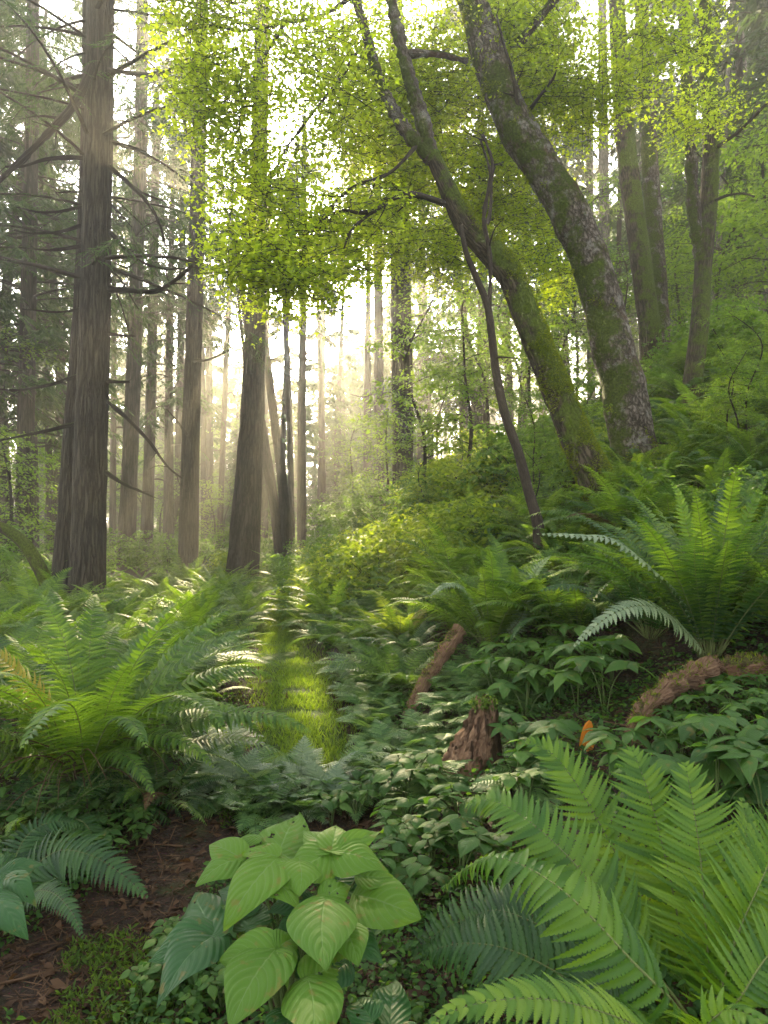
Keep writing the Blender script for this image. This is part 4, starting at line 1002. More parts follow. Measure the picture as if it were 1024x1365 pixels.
for k, (px, Y, t, s) in enumerate(FL):
    x = at(px, 700, Y)[0]
    lab = 'hazy grey-green conifer deep in the misty forest left of the mossy trunks' if px < 650 else 'hazy grey-green conifer up the slope beyond the mossy trunks'
    place(FC[t], gpt(x, Y), ru.uniform(0, 6.28), s, lab, 'misty conifers left of the mossy trunks' if px < 650 else 'conifers up the slope beyond the mossy trunks', 'tree')
# the last of the forest reads as one mass
mb = MB(); Vn = np.array([(0, 0, 0), (.5, .16, 0), (1, 0, -.08), (.5, -.16, 0)]); Fn = np.array([(0, 1, 2, 3)])
for k in range(120):
    px = ru.uniform(-300, 1330); Y = ru.uniform(66, 120); x = at(px, 700, Y)[0]; g = gpt(x, Y); h = ru.uniform(14, 24)
    if px < 560: h *= .55 if px < 180 else .40
    tube(mb, np.array([g - Z * .5, g + Z * h]), [.28, .05], 6, 1, cap=False)
    n = 1500; q = ru.random(n); rr = 3.2 * (1.05 - q) * ru.random(n) ** .5; a = ru.uniform(0, 6.28, n); lv = np.round(q * 16) / 16
    P = g + np.stack([rr * np.cos(a), rr * np.sin(a), h * (.15 + .85 * lv) - .3 * rr], -1)
    X = np.stack([np.cos(a), np.sin(a), -.4 + 0 * a], -1) + ru.normal(0, .4, (n, 3))
    mb.many(Vn, Fn, rot_frames(X, Z + ru.normal(0, .4, (n, 3))) * .7, P)
tag(mb.build('forest', [M['conifer'], M['bark_far']]), kind='stuff')
for o in UT + SH + FC:
    assert o.name in used, o.name
# ================================================================== FOREGROUND: the lime fern at lower right
def c2(p): return at(540 + p[0] / 2.1157, 960 + p[1] / 2.1157, p[2])
def c1(x, y, Y): return at(180 + x / 2.56, 1050 + y / 2.56, Y)
def fw(n, Y): return pxm(n / 2.1157, Y)
def front_fern(base, fronds, label, mat, name='fern', **kw0):
    g = c2(base); g = gpt(g[0], g[1]); root = empty(name, g, 0, label, 'fern')
    for k, (pts, wd, N, n, kw) in enumerate(fronds):
        P = np.vstack([g + np.array([.02 * (k % 3 - 1), .015 * (k % 2), .01]), [c2(p) for p in pts]]); Y = np.mean([p[2] for p in pts])
        a = dict(kw0); a.update(kw); a['tip'] = a.get('tip', .62); world_fern_frond(root, P, N, fw(wd * 1.18, Y), n, mat, origin=g, seed=k + 3, **a)
    return root
FA = [([(760, 800, 1.42), (650, 690, 1.42), (510, 540, 1.46), (390, 440, 1.55), (260, 388, 1.66), (170, 420, 1.76), (95, 490, 1.82)], 105, (-.30, -.42, .85), 41, dict(start=.14, droop=.55, fold=-.10, sweep=.30, peak=.30, tip=.85)),
      ([(760, 780, 1.62), (650, 640, 1.66), (555, 510, 1.70), (470, 395, 1.75), (350, 285, 1.82), (250, 228, 1.9), (172, 240, 1.96)], 120, (-.35, -.55, .75), 39, dict(start=.16, droop=.42, sweep=.28, peak=.32)),
      ([(800, 780, 1.74), (735, 640, 1.80), (650, 480, 1.86), (570, 330, 1.93), (490, 190, 2.0), (420, 100, 2.05), (345, 58, 2.1)], 130, (-.45, -.80, .45), 41, dict(start=.16, droop=.22, sweep=.30)),
      ([(815, 800, 1.70), (785, 640, 1.74), (748, 450, 1.80), (705, 270, 1.86), (668, 150, 1.90), (638, 78, 1.93)], 165, (-.12, -.92, .38), 42, dict(start=.10, droop=.18, sweep=.20, asym=(1.15, .85), peak=.36)),
      ([(862, 790, 1.62), (850, 610, 1.66), (836, 420, 1.72), (815, 260, 1.78), (790, 122, 1.83)], 165, (.05, -.93, .36), 42, dict(start=.08, droop=.16, sweep=.16, asym=(.9, 1.15), peak=.36)),
      ([(890, 760, 1.56), (935, 610, 1.60), (1005, 450, 1.66), (1065, 320, 1.72), (1110, 220, 1.77)], 160, (.28, -.88, .38), 41, dict(start=.10, droop=.2, sweep=.2, peak=.36)),
      ([(885, 720, 1.80), (925, 560, 1.86), (955, 400, 1.93), (962, 290, 1.98), (950, 222, 2.02)], 115, (.10, -.90, .42), 33, dict(start=.18, droop=.2, sweep=.25)),
      ([(930, 800, 1.45), (1010, 680, 1.48), (1090, 600, 1.52), (1180, 540, 1.55)], 130, (.35, -.75, .55), 33, dict(start=.12, droop=.25)),
      ([(700, 880, 1.36), (600, 840, 1.28), (470, 800, 1.22), (340, 785, 1.18), (200, 800, 1.15), (110, 835, 1.13), (30, 900, 1.12)], 120, (-.05, -.45, .9), 41, dict(start=.18, droop=.35, sweep=.30, peak=.30, tip=.8)),
      ([(830, 880, 1.30), (900, 820, 1.24), (980, 835, 1.18), (1080, 900, 1.12)], 95, (.1, -.55, .8), 31, dict(start=.15, droop=.4, sweep=.3))]
front_fern((840, 930, 1.55), FA, 'large lime-green fern with long toothed fronds, nearest plant at lower right', M['fern_lime'], lobes=13, serr=.48, hw=.56, jitter=.08, stem=.0042)
FB = [([(640, 800, 1.70), (560, 700, 1.70), (450, 620, 1.72), (340, 560, 1.76), (250, 535, 1.8), (180, 560, 1.85)], 150, (-.2, -.6, .75), 40, dict(droop=.5, sweep=.3)),
      ([(600, 830, 1.60), (500, 760, 1.58), (390, 690, 1.60), (270, 640, 1.64), (150, 630, 1.70), (50, 660, 1.76)], 150, (-.25, -.6, .75), 40, dict(droop=.5, sweep=.3)),
      ([(680, 800, 1.68), (640, 740, 1.64), (560, 720, 1.56), (480, 760, 1.48), (420, 830, 1.42)], 110, (-.2, -.6, .75), 34, dict(droop=.4)),
      ([(620, 760, 1.82), (480, 640, 1.90), (330, 560, 1.98), (180, 560, 2.04), (60, 620, 2.1), (0, 690, 2.12)], 130, (-.2, -.65, .7), 38, dict(droop=.5)),
      ([(720, 780, 1.75), (720, 700, 1.75), (690, 620, 1.78), (640, 570, 1.84)], 90, (-.1, -.8, .55), 30, dict(droop=.3))]
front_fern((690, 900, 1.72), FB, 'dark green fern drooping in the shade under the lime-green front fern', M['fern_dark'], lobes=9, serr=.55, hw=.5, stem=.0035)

# ------------------------------------------------------------------ the lime broad-leaved plant
def broad_plant(name, label, base, leaves, mat_n, dark=(), petiole=.0045, lean=.45, arch=.14):
    g = gpt(*c1(*base)[:2]); root = empty(name, g, 0, label, 'plant')
    for k, (bx, by, tx, ty, wd, Yb) in enumerate(leaves):
        Yt = Yb - (ty - by) / 2.56 / (430 if ty > by else 300)
        B, T = c1(bx, by, Yb), c1(tx, ty, Yt)
        out = (T - g) * np.array([1, 1, 0]); N = Z + np.array([0, -lean, 0]) + .25 * norm(out)
        mb = MB(); broad_leaf(mb, B - g, T - g, pxm(wd * 1.1 / 2.56, Yb), N, fold=.16 + .14 * math.sin(k * 2.3), arch=arch + .09 * math.sin(k * 1.7), seed=k, mat=0, ripple=.0065 + .003 * math.sin(k * 4.1), side_bend=.06 * math.sin(k * 3.1), wavy=.035 + .02 * math.sin(k * 1.3), nv=7.2 + 1.5 * math.sin(k * 2.9), q=.8 + .12 * math.sin(k * 5.3), nu=44, nw=30, holes=(k % 3 == 1) * (1 + k % 2) * 2)
        lf = mb.build('leaf', M['big_leaf_dark'] if k in dark else M[mat_n], root)
        if k in dark and mat_n == 'big_leaf': lf['label'] = 'deep green leaf'
    seen = []
    for (bx, by, tx, ty, wd, Yb) in leaves:
        B = c1(bx, by, Yb)
        if any(np.linalg.norm(B - q) < .03 for q in seen): continue
        seen.append(B); mb = MB(); mid = g * .5 + B * .5 + np.array([(B - g)[0] * -.15, 0, .06])
        tube(mb, catmull([g, mid, B + np.array([0, .0, -.004])], 16) - g, np.linspace(petiole * 1.3, petiole * .7, 16), 8, 0); mb.build('stalk', M['stalk'], root)
    return root
BL = [(487, 238, 300, 458, 165, 1.82), (487, 236, 362, 212, 80, 1.82), (668, 220, 510, 312, 135, 1.84), (668, 216, 575, 140, 105, 1.84), (670, 214, 690, 112, 105, 1.84), (675, 222, 868, 265, 140, 1.84), (678, 216, 850, 138, 75, 1.84),
      (490, 228, 560, 78, 175, 1.90), (362, 242, 203, 318, 110, 1.86), (362, 240, 250, 180, 105, 1.86), (428, 172, 338, 182, 50, 1.95),
      (276, 500, 28, 590, 165, 1.70), (276, 503, 72, 714, 160, 1.70), (272, 496, 200, 335, 165, 1.70),
      (480, 551, 325, 806, 185, 1.60), (478, 548, 288, 578, 150, 1.60), (484, 552, 515, 664, 90, 1.60), (486, 548, 562, 505, 95, 1.60),
      (648, 382, 652, 614, 200, 1.70), (648, 380, 742, 322, 90, 1.72), (762, 368, 978, 425, 200, 1.82), (590, 655, 600, 880, 175, 1.52), (588, 650, 742, 560, 140, 1.54), (715, 520, 848, 588, 110, 1.76), (600, 385, 440, 420, 100, 1.80), (560, 470, 470, 520, 90, 1.74), (280, 510, 330, 590, 80, 1.72), (470, 560, 560, 640, 95, 1.66),
      (400, 420, 280, 340, 95, 1.80), (690, 330, 760, 250, 110, 1.86), (720, 600, 640, 720, 100, 1.62),
      (430, 300, 560, 400, 120, 1.78), (380, 480, 430, 380, 120, 1.74), (700, 470, 760, 600, 120, 1.68), (420, 640, 300, 690, 110, 1.58), (560, 250, 560, 360, 120, 1.80), (760, 300, 880, 300, 100, 1.86), (530, 760, 470, 880, 130, 1.50)]
broad_plant('broad_leaf_plant', 'large lime-green plant with overlapping heart-shaped veined leaves at bottom centre', (520, 720, 1.78), BL, 'big_leaf', dark=(11, 12, 13, 23, 24, 25, 26, 27, 28, 29, 30, 32, 34, 37))
broad_plant('broad_leaf_plant', 'small plant of dark green oval leaves beside the lime heart-shaped leaves, bottom edge', (860, 850, 1.52), [(870, 812, 880, 630, 125, 1.48), (812, 800, 745, 702, 110, 1.46), (900, 830, 985, 870, 90, 1.42)], 'big_leaf_dark')
broad_plant('broad_leaf_plant', 'dark green plant with pleated leaves at the left edge beside the drooping frond', (-500, 480, 2.1), [(-450, 290, -300, 250, 62, 2.0), (-440, 305, -345, 385, 78, 1.95), (-480, 370, -372, 495, 90, 1.85), (-530, 320, -480, 430, 100, 1.9), (-530, 290, -470, 200, 100, 2.05)], 'big_leaf_dark', arch=.22)

# ------------------------------------------------------------------ the great sword fern on the left
def radial_fern(root, g, nf, L, elev, bend, mat, pairs, lobes, width, seed, serr=.62, az=None, parts=True, start=.14, stem=.004, grav=.0, lift=.03, hw=.46):
    r = np.random.default_rng(seed)
    for k in range(nf):
        l = L * r.uniform(.75, 1.12); e = R(r.uniform(*elev)); a = (2 * np.pi * (k + r.uniform(-.4, .4)) / nf) if az is None else R(r.uniform(*az))
        P, nn = frond_curve(l, e, R(r.uniform(*bend)), a, r.uniform(-.45, .45), 12, 1.5)
        roll = r.uniform(-.45, .45); T = norm(np.gradient(P, axis=0)); nn = nn * np.cos(roll) + np.cross(T, nn) * np.sin(roll)
        P = P + np.array([np.cos(a) * .05, np.sin(a) * .05, lift])
        mt = mat if not isinstance(mat, list) else mat[k % len(mat)]; q = r.random(); dead = q < .025
        if q < .025: mt = M['dead']
        elif q < .045: mt = M['fern_yellow']
        ff = world_fern_frond(root, P, nn, width * l * r.uniform(.8, 1.2), pairs, mt, stem=stem, lobes=lobes, serr=serr, droop=r.uniform(.15, .45), fold=r.uniform(0, .25), seed=seed * 31 + k, start=start, hw=hw, jitter=.12)
        if dead: ff['label'] = 'withered brown frond'
gF = ground_hit(112, 1065); gF = gpt(gF[0], gF[1])
SFr = empty('fern', gF, 0, 'huge arching fern with a skirt of brown dead stalks, left of the path', 'fern')
radial_fern(SFr, gF, 26, 1.22, (60, 86), (40, 100), M['fern_mid'], 42, 9, .125, 5)
radial_fern(SFr, gF, 22, 1.15, (35, 62), (55, 110), M['fern_mid'], 42, 9, .125, 6, az=(-55, 235))
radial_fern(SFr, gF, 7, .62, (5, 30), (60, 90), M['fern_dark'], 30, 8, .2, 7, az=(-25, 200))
rr = np.random.default_rng(4)
for k in range(46):
    a = rr.uniform(0, 6.28); P, _ = frond_curve(rr.uniform(.35, .75), R(rr.uniform(15, 70)), R(rr.uniform(90, 150)), a, rr.uniform(-.6, .6), 10)
    mb = MB(); tube(mb, P + [np.cos(a) * .05, np.sin(a) * .05, .12], np.linspace(.0045, .0015, 10), 5, 0); mb.build('dead_stalk', M['dead'], SFr)
rr = np.random.default_rng(14)
mb = MB(); P = np.array([[0, 0, -.1], [0, 0, .1], [.01, 0, .24]]); tube(mb, catmull(P, 10), np.linspace(.10, .05, 10), 14, 0, rough=.5, seed=3, nscale=12); mb.build('crown', M['bark_twig'], SFr)
# drooping frond at the path's edge, lower left
g = ground_hit(30, 1215); g = gpt(g[0], g[1]); LF = empty('fern', g, 0, 'dark fern whose drooping frond reaches over the bare soil, lower left', 'fern')
def wf(root, g, pts, wd, N, n, mat, **kw):
    P = np.vstack([g, [at(*p) for p in pts]]); Y = np.mean([p[2] for p in pts]); world_fern_frond(root, P, N, pxm(wd, Y), n, mat, origin=g, **kw)
gy_ = g[1]
for k, (pts, wd) in enumerate([([(40, 1165, gy_), (75, 1135, gy_), (115, 1138, gy_ - .03), (155, 1160, gy_ - .07), (197, 1196, gy_ - .12)], 44), ([(20, 1150, gy_ + .1), (40, 1110, gy_ + .2), (75, 1095, gy_ + .25), (110, 1100, gy_ + .3)], 36), ([(10, 1180, gy_), (-20, 1150, gy_), (-60, 1150, gy_ - .1)], 40), ([(45, 1190, gy_ - .1), (70, 1190, gy_ - .2), (95, 1215, gy_ - .3), (110, 1250, gy_ - .38)], 26)]):
    wf(LF, g, pts, wd, (.1, -.5, .8), 30, M['fern_dark'], lobes=9, serr=.5, droop=.45, seed=k, stem=.003)

# ------------------------------------------------------------------ large ferns on the right bank
def big_fern(px, py, L, nf_, label, mats, seed, elev=(40, 82), bend=(40, 95), width=.15, pairs=40, lobes=5, extra=()):
    g = ground_hit(px, py); g = gpt(g[0], g[1]); root = empty('fern', g, 0, label, 'fern'); nf = int(nf_ * 1.5); lobes = lobes + 3; width *= .84
    radial_fern(root, g, nf, L, elev, bend, mats, pairs, lobes, width, seed)
    for (pts, wd, mt, N) in extra:
        P = np.vstack([g + Z * .04, [at(p[0], p[1], g[1] + p[2]) for p in pts]]); world_fern_frond(root, P, N, pxm(wd, g[1]), 38, M[mt], origin=g, lobes=6, serr=.4, droop=.3, seed=seed + 5)
    return root
big_fern(945, 885, 1.15, 26, 'tall dark fern with upright fronds above the mossy broken log, right side', [M['fern_mid'], M['fern_dark'], M['fern_mid'], M['fern_dark']], 21, elev=(55, 86), bend=(25, 75), width=.14,
         extra=[([(910, 800, -.1), (870, 760, -.2), (820, 722, -.3), (770, 715, -.35), (715, 712, -.4)], 22, 'fern_silver', (0, -.4, .9)), ([(900, 830, -.2), (865, 808, -.35), (825, 815, -.45), (790, 838, -.5), (765, 862, -.55)], 26, 'fern_silver', (-.3, -.6, .7)),
                ([(935, 780, .1), (915, 700, .1), (905, 660, .1), (893, 640, .1)], 26, 'fern_lime', (0, -.9, .3)), ([(965, 780, 0), (985, 720, 0), (1005, 670, 0), (1024, 635, 0)], 24, 'fern_lime', (.3, -.9, .3))])
big_fern(655, 868, .92, 22, 'sunlit yellow-green fern above the mossy stick on the bank', [M['fern_mid'], M['fern_mid'], M['understory']], 22, elev=(45, 84), bend=(30, 85),
         extra=[([(640, 820, -.1), (620, 785, -.2), (595, 780, -.3), (572, 796, -.35)], 17, 'fern_silver', (0, -.4, .9)), ([(690, 830, -.1), (705, 790, -.1), (715, 760, -.1), (735, 740, -.1)], 16, 'fern_silver', (.2, -.8, .5))])
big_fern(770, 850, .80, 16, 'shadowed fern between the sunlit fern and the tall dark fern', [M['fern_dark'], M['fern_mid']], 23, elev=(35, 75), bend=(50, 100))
big_fern(530, 862, .62, 16, 'bright fern on the slope just right of the mossy path', [M['shrub'], M['fern_mid']], 24, elev=(45, 80), bend=(40, 85))
big_fern(845, 735, 1.0, 18, 'fern growing at the foot of the thickest leaning trunk', [M['fern_dark'], M['fern_mid']], 25, elev=(35, 80), bend=(45, 95), pairs=34, lobes=4)
big_fern(270, 912, .75, 18, 'pale grey-green fern right behind the huge arching fern, edging the path', [M['fern_mid'], M['lace']], 26, elev=(40, 78), bend=(45, 95), pairs=34, lobes=4)
big_fern(440, 835, .8, 18, 'fern beside the path where it bends out of sight', [M['fern_mid'], M['fern_dark']], 27, elev=(40, 80), bend=(45, 95), pairs=34, lobes=4)
big_fern(20, 960, 1.0, 16, 'shaded fern at the left edge behind the huge arching fern', [M['fern_mid'], M['fern_dark']], 28, elev=(35, 75), bend=(50, 95), pairs=34, lobes=4)
big_fern(290, 812, .85, 18, 'dense dark-bottomed fern at the foot of the lone straight conifer', [M['fern_dark'], M['fern_mid']], 29, elev=(40, 80), bend=(40, 90), pairs=30, lobes=3)

big_fern(75, 1105, .42, 10, 'small dark fern low in front of the huge arching fern, above the drooping frond', [M['fern_dark']], 31, elev=(20, 65), bend=(50, 100), pairs=28, lobes=4, width=.19)
big_fern(215, 1075, .40, 10, 'small dark fern between the huge arching fern and the bare soil', [M['fern_dark'], M['fern_mid']], 32, elev=(20, 65), bend=(50, 100), pairs=28, lobes=4, width=.19)
big_fern(20, 1120, .42, 9, 'small dark fern at the left edge above the pleated leaves', [M['fern_dark'], M['fern_mid']], 33, elev=(20, 65), bend=(50, 100), pairs=28, lobes=4, width=.19)
# ------------------------------------------------------------------ logs, stump, fallen leaf
def log(name, label, cat, pts, wpx, mat, seed, fuzz=None, seg=24, rough=.5):
    P = np.array([at(*p) for p in pts]); Y = np.mean([p[2] for p in pts]); g = P[0]
    root = empty(name, g, 0, label, cat)
    r = np.array(wpx) / 2 * Y / FPX
    f, V = trunk_part(root, P, r, M[mat], 'wood', seg=seg, step=.012, rough=rough, seed=seed, nscale=22, org=g)
    moss_fuzz(V, f, g, 2200, .017, lambda N, Pp, q: fbm(Pp * 16, 3, seed) > .06, seed + 40, 'fibre', 'fibre')
    if fuzz: moss_fuzz(V, f, g, fuzz, .018, lambda N, Pp, q: q + .3 * N[:, 2] > .05, seed)
    return root
a = ground_hit(545, 955); b_ = ground_hit(640, 905)
log('fallen_branch', 'dark mossy stick leaning up the bank with a broken rusty top', 'branch', [(543, 955, a[1]), (560, 920, a[1] + .12), (580, 888, a[1] + .25), (600, 858, a[1] + .35), (613, 838, a[1] + .42)], [14, 16, 17, 18, 21], 'rot', 3, 900, rough=.6)
a = ground_hit(845, 995)
ly = a[1]
log('broken_log', 'shaggy reddish rotten log curving over the dark green leaves, right edge', 'log', [(838, 1000, ly - .02), (848, 975, ly), (862, 945, ly + .05), (885, 922, ly + .12), (915, 905, ly + .18), (945, 892, ly + .22), (958, 888, ly + .24)], [14, 23, 28, 26, 26, 25, 22], 'rot', 5, 1500, rough=1.15)
log('broken_log', 'short mossy end piece of rotten log at the right edge', 'log', [(955, 895, ly + .3), (970, 893, ly + .3), (990, 892, ly + .3), (1012, 893, ly + .32), (1040, 890, ly + .34)], [18, 32, 37, 32, 28], 'rot', 6, 1800, rough=.95)
# splintered stump
g = ground_hit(628, 1030); g = gpt(g[0], g[1]); root = empty('tree_stump', g, 0, 'small splintered reddish stump among the lacy ground plants', 'stump')
mb = MB(); hgt = pxm(90, g[1]); wb = pxm(33, g[1]); n = 26
zz = np.linspace(-.05, 1, n)[:, None] * hgt; th = np.linspace(0, 2 * np.pi, 40, endpoint=False)[None]
rad = wb * (1.1 - .80 * np.clip(zz / hgt, 0, 1) ** .8) * (1 + .28 * np.abs(np.sin(th * 4.5 + 2 * zz / hgt)) + .12 * np.sin(th * 11) + .08 * np.sin(th * 17 + 3 * zz / hgt))
top = .12 * hgt * np.sin(th * 5) * (zz / hgt) ** 4
V = np.stack([rad * np.cos(th) + .22 * zz, rad * np.sin(th), zz + top], -1)
V = V + (.20 * wb) * np.stack([fbm(V * np.array([70, 70, 14]) + 9 * k, 4, k) for k in range(3)], -1) * [1, 1, .6]
i = np.arange(n - 1)[:, None] * 40; j = np.arange(40)[None]
mb.add(V.reshape(-1, 3), [np.stack([i + j, i + (j + 1) % 40, i + 40 + (j + 1) % 40, i + 40 + j], -1).reshape(-1, 4), (np.arange(40) + (n - 1) * 40)[None]], np.stack(np.broadcast_arrays(th / 6.2832, zz), -1).reshape(-1, 2))
st = mb.build('wood', M['rot'], root)
rr = np.random.default_rng(3)
for k in range(34):
    a = rr.uniform(0, 6.28); z = rr.uniform(.2, .9) * hgt; r_ = wb * (1.15 - .8 * z / hgt); b0 = np.array([r_ * np.cos(a) + .22 * z, r_ * np.sin(a), z])
    mb = MB(); tube(mb, catmull([b0 + Z * .03, b0 - Z * hgt * .2 + .02 * np.array([np.cos(a), np.sin(a), 0]), b0 * [1.3, 1.3, 0] + Z * rr.uniform(0, z * .4)], 8), np.linspace(.006, .002, 8), 5, 0); mb.build('splinter', M['rot'], root)
mb = MB(); c_ = np.array([.2 * hgt, 0, hgt * 1.02]); leaf_n = 700
P = c_ + rr.normal(0, .5, (leaf_n, 3)) * [wb * .5, wb * .5, .03]
V, F = LEAF['oval']; mb.many(V, F, rot_frames(rr.normal(size=(leaf_n, 3)) - Z * .6, rr.normal(size=(leaf_n, 3))) * .016, P); tag(mb.build('moss', M['moss_bright'], root), kind='stuff')
# orange leaf standing on a dark stub
g = ground_hit(783, 1000); g = gpt(g[0], g[1]); OL = empty('dead_leaf', g, 0, 'single bright orange dead leaf standing upright among dark green leaves', 'leaf')
B, T = at(781, 998, g[1] - .02) - g, at(783, 958, g[1] - .03) - g
mb = MB(); broad_leaf(mb, B, T, pxm(24, g[1]), (.2, -1, .2), fold=.7, arch=-.3, nu=14, nw=12, wavy=.09); mb.build('blade', M['orange'], OL)
mb = MB(); tube(mb, catmull([np.zeros(3) - Z * .02, B * .6 + [.01, 0, 0], B], 8), np.linspace(.006, .0025, 8), 6, 0); mb.build('stalk', M['dead'], OL)

# ------------------------------------------------------------------ scattered plants
def whorl_plant(seed, nst, leaf, hgt, mat, n_leaf=5, wr=.55):
    root = empty('leafy_plant', (0, 0, -200)); r = np.random.default_rng(seed)
    mb, ms = MB(), MB()
    for s in range(nst):
        az = r.uniform(0, 6.28); d = r.uniform(.2, 1) * leaf * 1.3
        top = np.array([np.cos(az) * d, np.sin(az) * d, hgt * r.uniform(.55, 1.1)])
        tube(ms, catmull([[0, 0, -.05], top * [.35, .35, .6], top], 8), np.linspace(.004, .002, 8), 5, 0, cap=False)
        a0 = r.uniform(0, 6.28)
        for k in range(n_leaf):
            a = a0 + 6.28 * k / n_leaf + r.uniform(-.25, .25); l = leaf * r.uniform(.7, 1.15); dr = r.uniform(.1, .55)
            D = np.array([np.cos(a), np.sin(a), -dr]); B = top + D * .012
            broad_leaf(mb, B, B + norm(D) * l, l * wr * r.uniform(.85, 1.1), Z + .2 * r.normal(size=3), fold=.2, arch=.16, nu=9, nw=8, nv=7, ripple=.012, seed=seed * 77 + s * 9 + k, q=.9)
    mb.build('foliage', mat, root); ms.build('stem', M['stalk'], root)
    return root
def lacy_fern(seed, nf, L, mat):
    root = empty('lacy_fern', (0, 0, -200)); r = np.random.default_rng(seed); mb, ms = MB(), MB()
    for k in range(nf):
        l = L * r.uniform(.7, 1.15); a = r.uniform(0, 6.28); P, nn = frond_curve(l, R(r.uniform(35, 75)), R(r.uniform(50, 95)), a, r.uniform(-.5, .5), 9, .9)
        Q, _ = frond(mb, P, nn, l * .32, 13, lobes=7, serr=.72, start=.38, sweep=.35, peak=.12, tip=1.0, droop=.2, hw=.62, seed=seed * 13 + k)
        tube(ms, Q[::10], np.linspace(.002, .0008, len(Q[::10])), 4, 0, cap=False)
    mb.build('foliage', mat, root); ms.build('stem', M['stalk'], root)
    return root
def fern_tpl(seed, nf, L, mat, **kw):
    mb = fern_single(seed, nf, L, **kw); o = mb.build('fern', [mat, M['stipe']]); o.location = (0, 0, -200); return o
WP = [whorl_plant(1, 4, .125, .26, M['herb']), whorl_plant(2, 5, .11, .22, M['herb']), whorl_plant(3, 3, .14, .30, M['herb'])]
TW = [whorl_plant(4, 4, .085, .17, M['herb'], 3, .75), whorl_plant(5, 5, .07, .15, M['herb'], 3, .8)]
LC = [lacy_fern(1, 7, .34, M['lace']), lacy_fern(2, 9, .30, M['lace']), lacy_fern(3, 7, .36, M['lace']), lacy_fern(4, 8, .32, M['fern_silver'])]
FT = [fern_tpl(k + 1, nf, L_, M[mn], lobes=6, serr=.62, pairs=int(pr * .78), width=wd, hw=.46, **kw) for k, (nf, L_, mn, pr, wd, kw) in enumerate([(24, .85, 'fern_mid', 36, .125, {}), (26, .95, 'fern_mid', 38, .12, {}), (22, .8, 'fern_dark', 36, .13, {}), (20, .7, 'understory', 32, .14, {}), (24, .9, 'shrub_green', 36, .125, {'elev': (25, 65)})])]

taken = []
def free(p, d):
    return all((p[0] - q[0]) ** 2 + (p[1] - q[1]) ** 2 > (d * .5 + q[2] * .5) ** 2 for q in taken)
def on_path(x, y, more=0.0):
    return y > 3.75 and abs(x - path_x(y)) < .42 - .01 * (y - 3) + more * (y < 8)
def soil_dist(px, py):                # distance in the photo from the bare strip of earth
    ax, ay, bx, by = 275, 1120, 70, 1330; t = np.clip(((px - ax) * (bx - ax) + (py - ay) * (by - ay)) / ((bx - ax) ** 2 + (by - ay) ** 2), 0, 1)
    return np.hypot(px - ax - t * (bx - ax), py - ay - t * (by - ay)) / (42 + 45 * t)
def on_soil(px, py):
    return soil_dist(px, py) < 1.1
def scatter(boxes, tpls, n, dmin, sc, label, group, cat, rs, wts=None, sink=.0, tiltmax=.12):
    r = np.random.default_rng(rs); made = 0; local = []
    for _ in range(n * 40):
        if made >= n: break
        bx = boxes[int(r.integers(len(boxes)))]; px, py = r.uniform(bx[0], bx[2]), r.uniform(bx[1], bx[3])
        p = ground_hit(px, py, 40)
        if on_path(p[0], p[1], .2 if cat == 'fern' else 0) or on_soil(px, py): continue
        if tpls is WP and px > 870 and py < 1015: rs_ = .5
        else: rs_ = 1.0
        if (585 < px < 685 and 1000 < py < 1105) or (525 < px < 590 and 925 < py < 985) or (735 < px < 830 and 985 < py < 1100): continue
        s = r.uniform(*sc) * rs_; d = dmin * s
        if any((p[0] - q[0]) ** 2 + (p[1] - q[1]) ** 2 < d * d for q in local): continue
        local.append(p); made += 1
        t = tpls[int(r.choice(len(tpls), p=wts))]
        place(t, p - Z * sink, r.uniform(0, 6.28), s, label, group, cat, tilt=(r.uniform(-tiltmax, tiltmax), r.uniform(-tiltmax, tiltmax)))
    return made
cnt = {}
cnt['w1'] = scatter([(660, 880, 840, 960), (850, 1040, 1060, 1110), (690, 1000, 760, 1060), (800, 1050, 860, 1090), (880, 930, 1060, 1010)], WP, 72, .15, (.8, 1.15), 'dark green plant with whorls of veined oval leaves near the broken log', 'whorled plants near the broken log', 'plant', 1)
cnt['w2'] = scatter([(520, 1060, 700, 1200), (440, 1060, 560, 1110)], TW, 34, .12, (.8, 1.3), 'low plant with three-part green leaves between the stump and the front fern', 'three-leaved plants between stump and front fern', 'plant', 2)
cnt['l1'] = scatter([(440, 900, 530, 1060), (600, 900, 700, 960), (470, 1040, 720, 1080), (430, 960, 600, 1060)], LC[:3], 120, .115, (.7, 1.05), 'feathery lacy plant carpeting the bank right of the path', 'lacy plants right of the path', 'plant', 3)
cnt['l2'] = scatter([(270, 1000, 360, 1075), (280, 1020, 450, 1095)], [LC[3], LC[3], LC[1]], 40, .10, (.65, .95), 'silvery lacy plant where the mossy path meets the bare soil', 'silvery lacy plants at the path foot', 'plant', 4)
cnt['f1'] = scatter([(-40, 800, 330, 950), (60, 790, 330, 860), (250, 780, 440, 860)], [FT[0], FT[1], FT[4], FT[2], FT[3]], 74, .50, (.75, 1.15), 'arching green fern in the fern bed between the path and the left trunks', 'ferns in the bed left of the path', 'fern', 5, wts=[.3, .3, .2, .1, .1])
cnt['f2'] = scatter([(400, 780, 560, 920), (430, 830, 560, 900)], [FT[2], FT[0], FT[4]], 26, .34, (.55, .85), 'drooping dark fern on the low slope bordering the path on the right', 'ferns on the low slope right of the path', 'fern', 6)
cnt['f3'] = scatter([(600, 700, 1060, 860), (800, 560, 1060, 740), (880, 470, 1060, 600)], [FT[0], FT[2], FT[1], FT[3], FT[4]], 84, .48, (.75, 1.2), 'fern among the many covering the steep right bank', 'ferns on the steep right bank', 'fern', 7, wts=[.26, .24, .2, .15, .15])
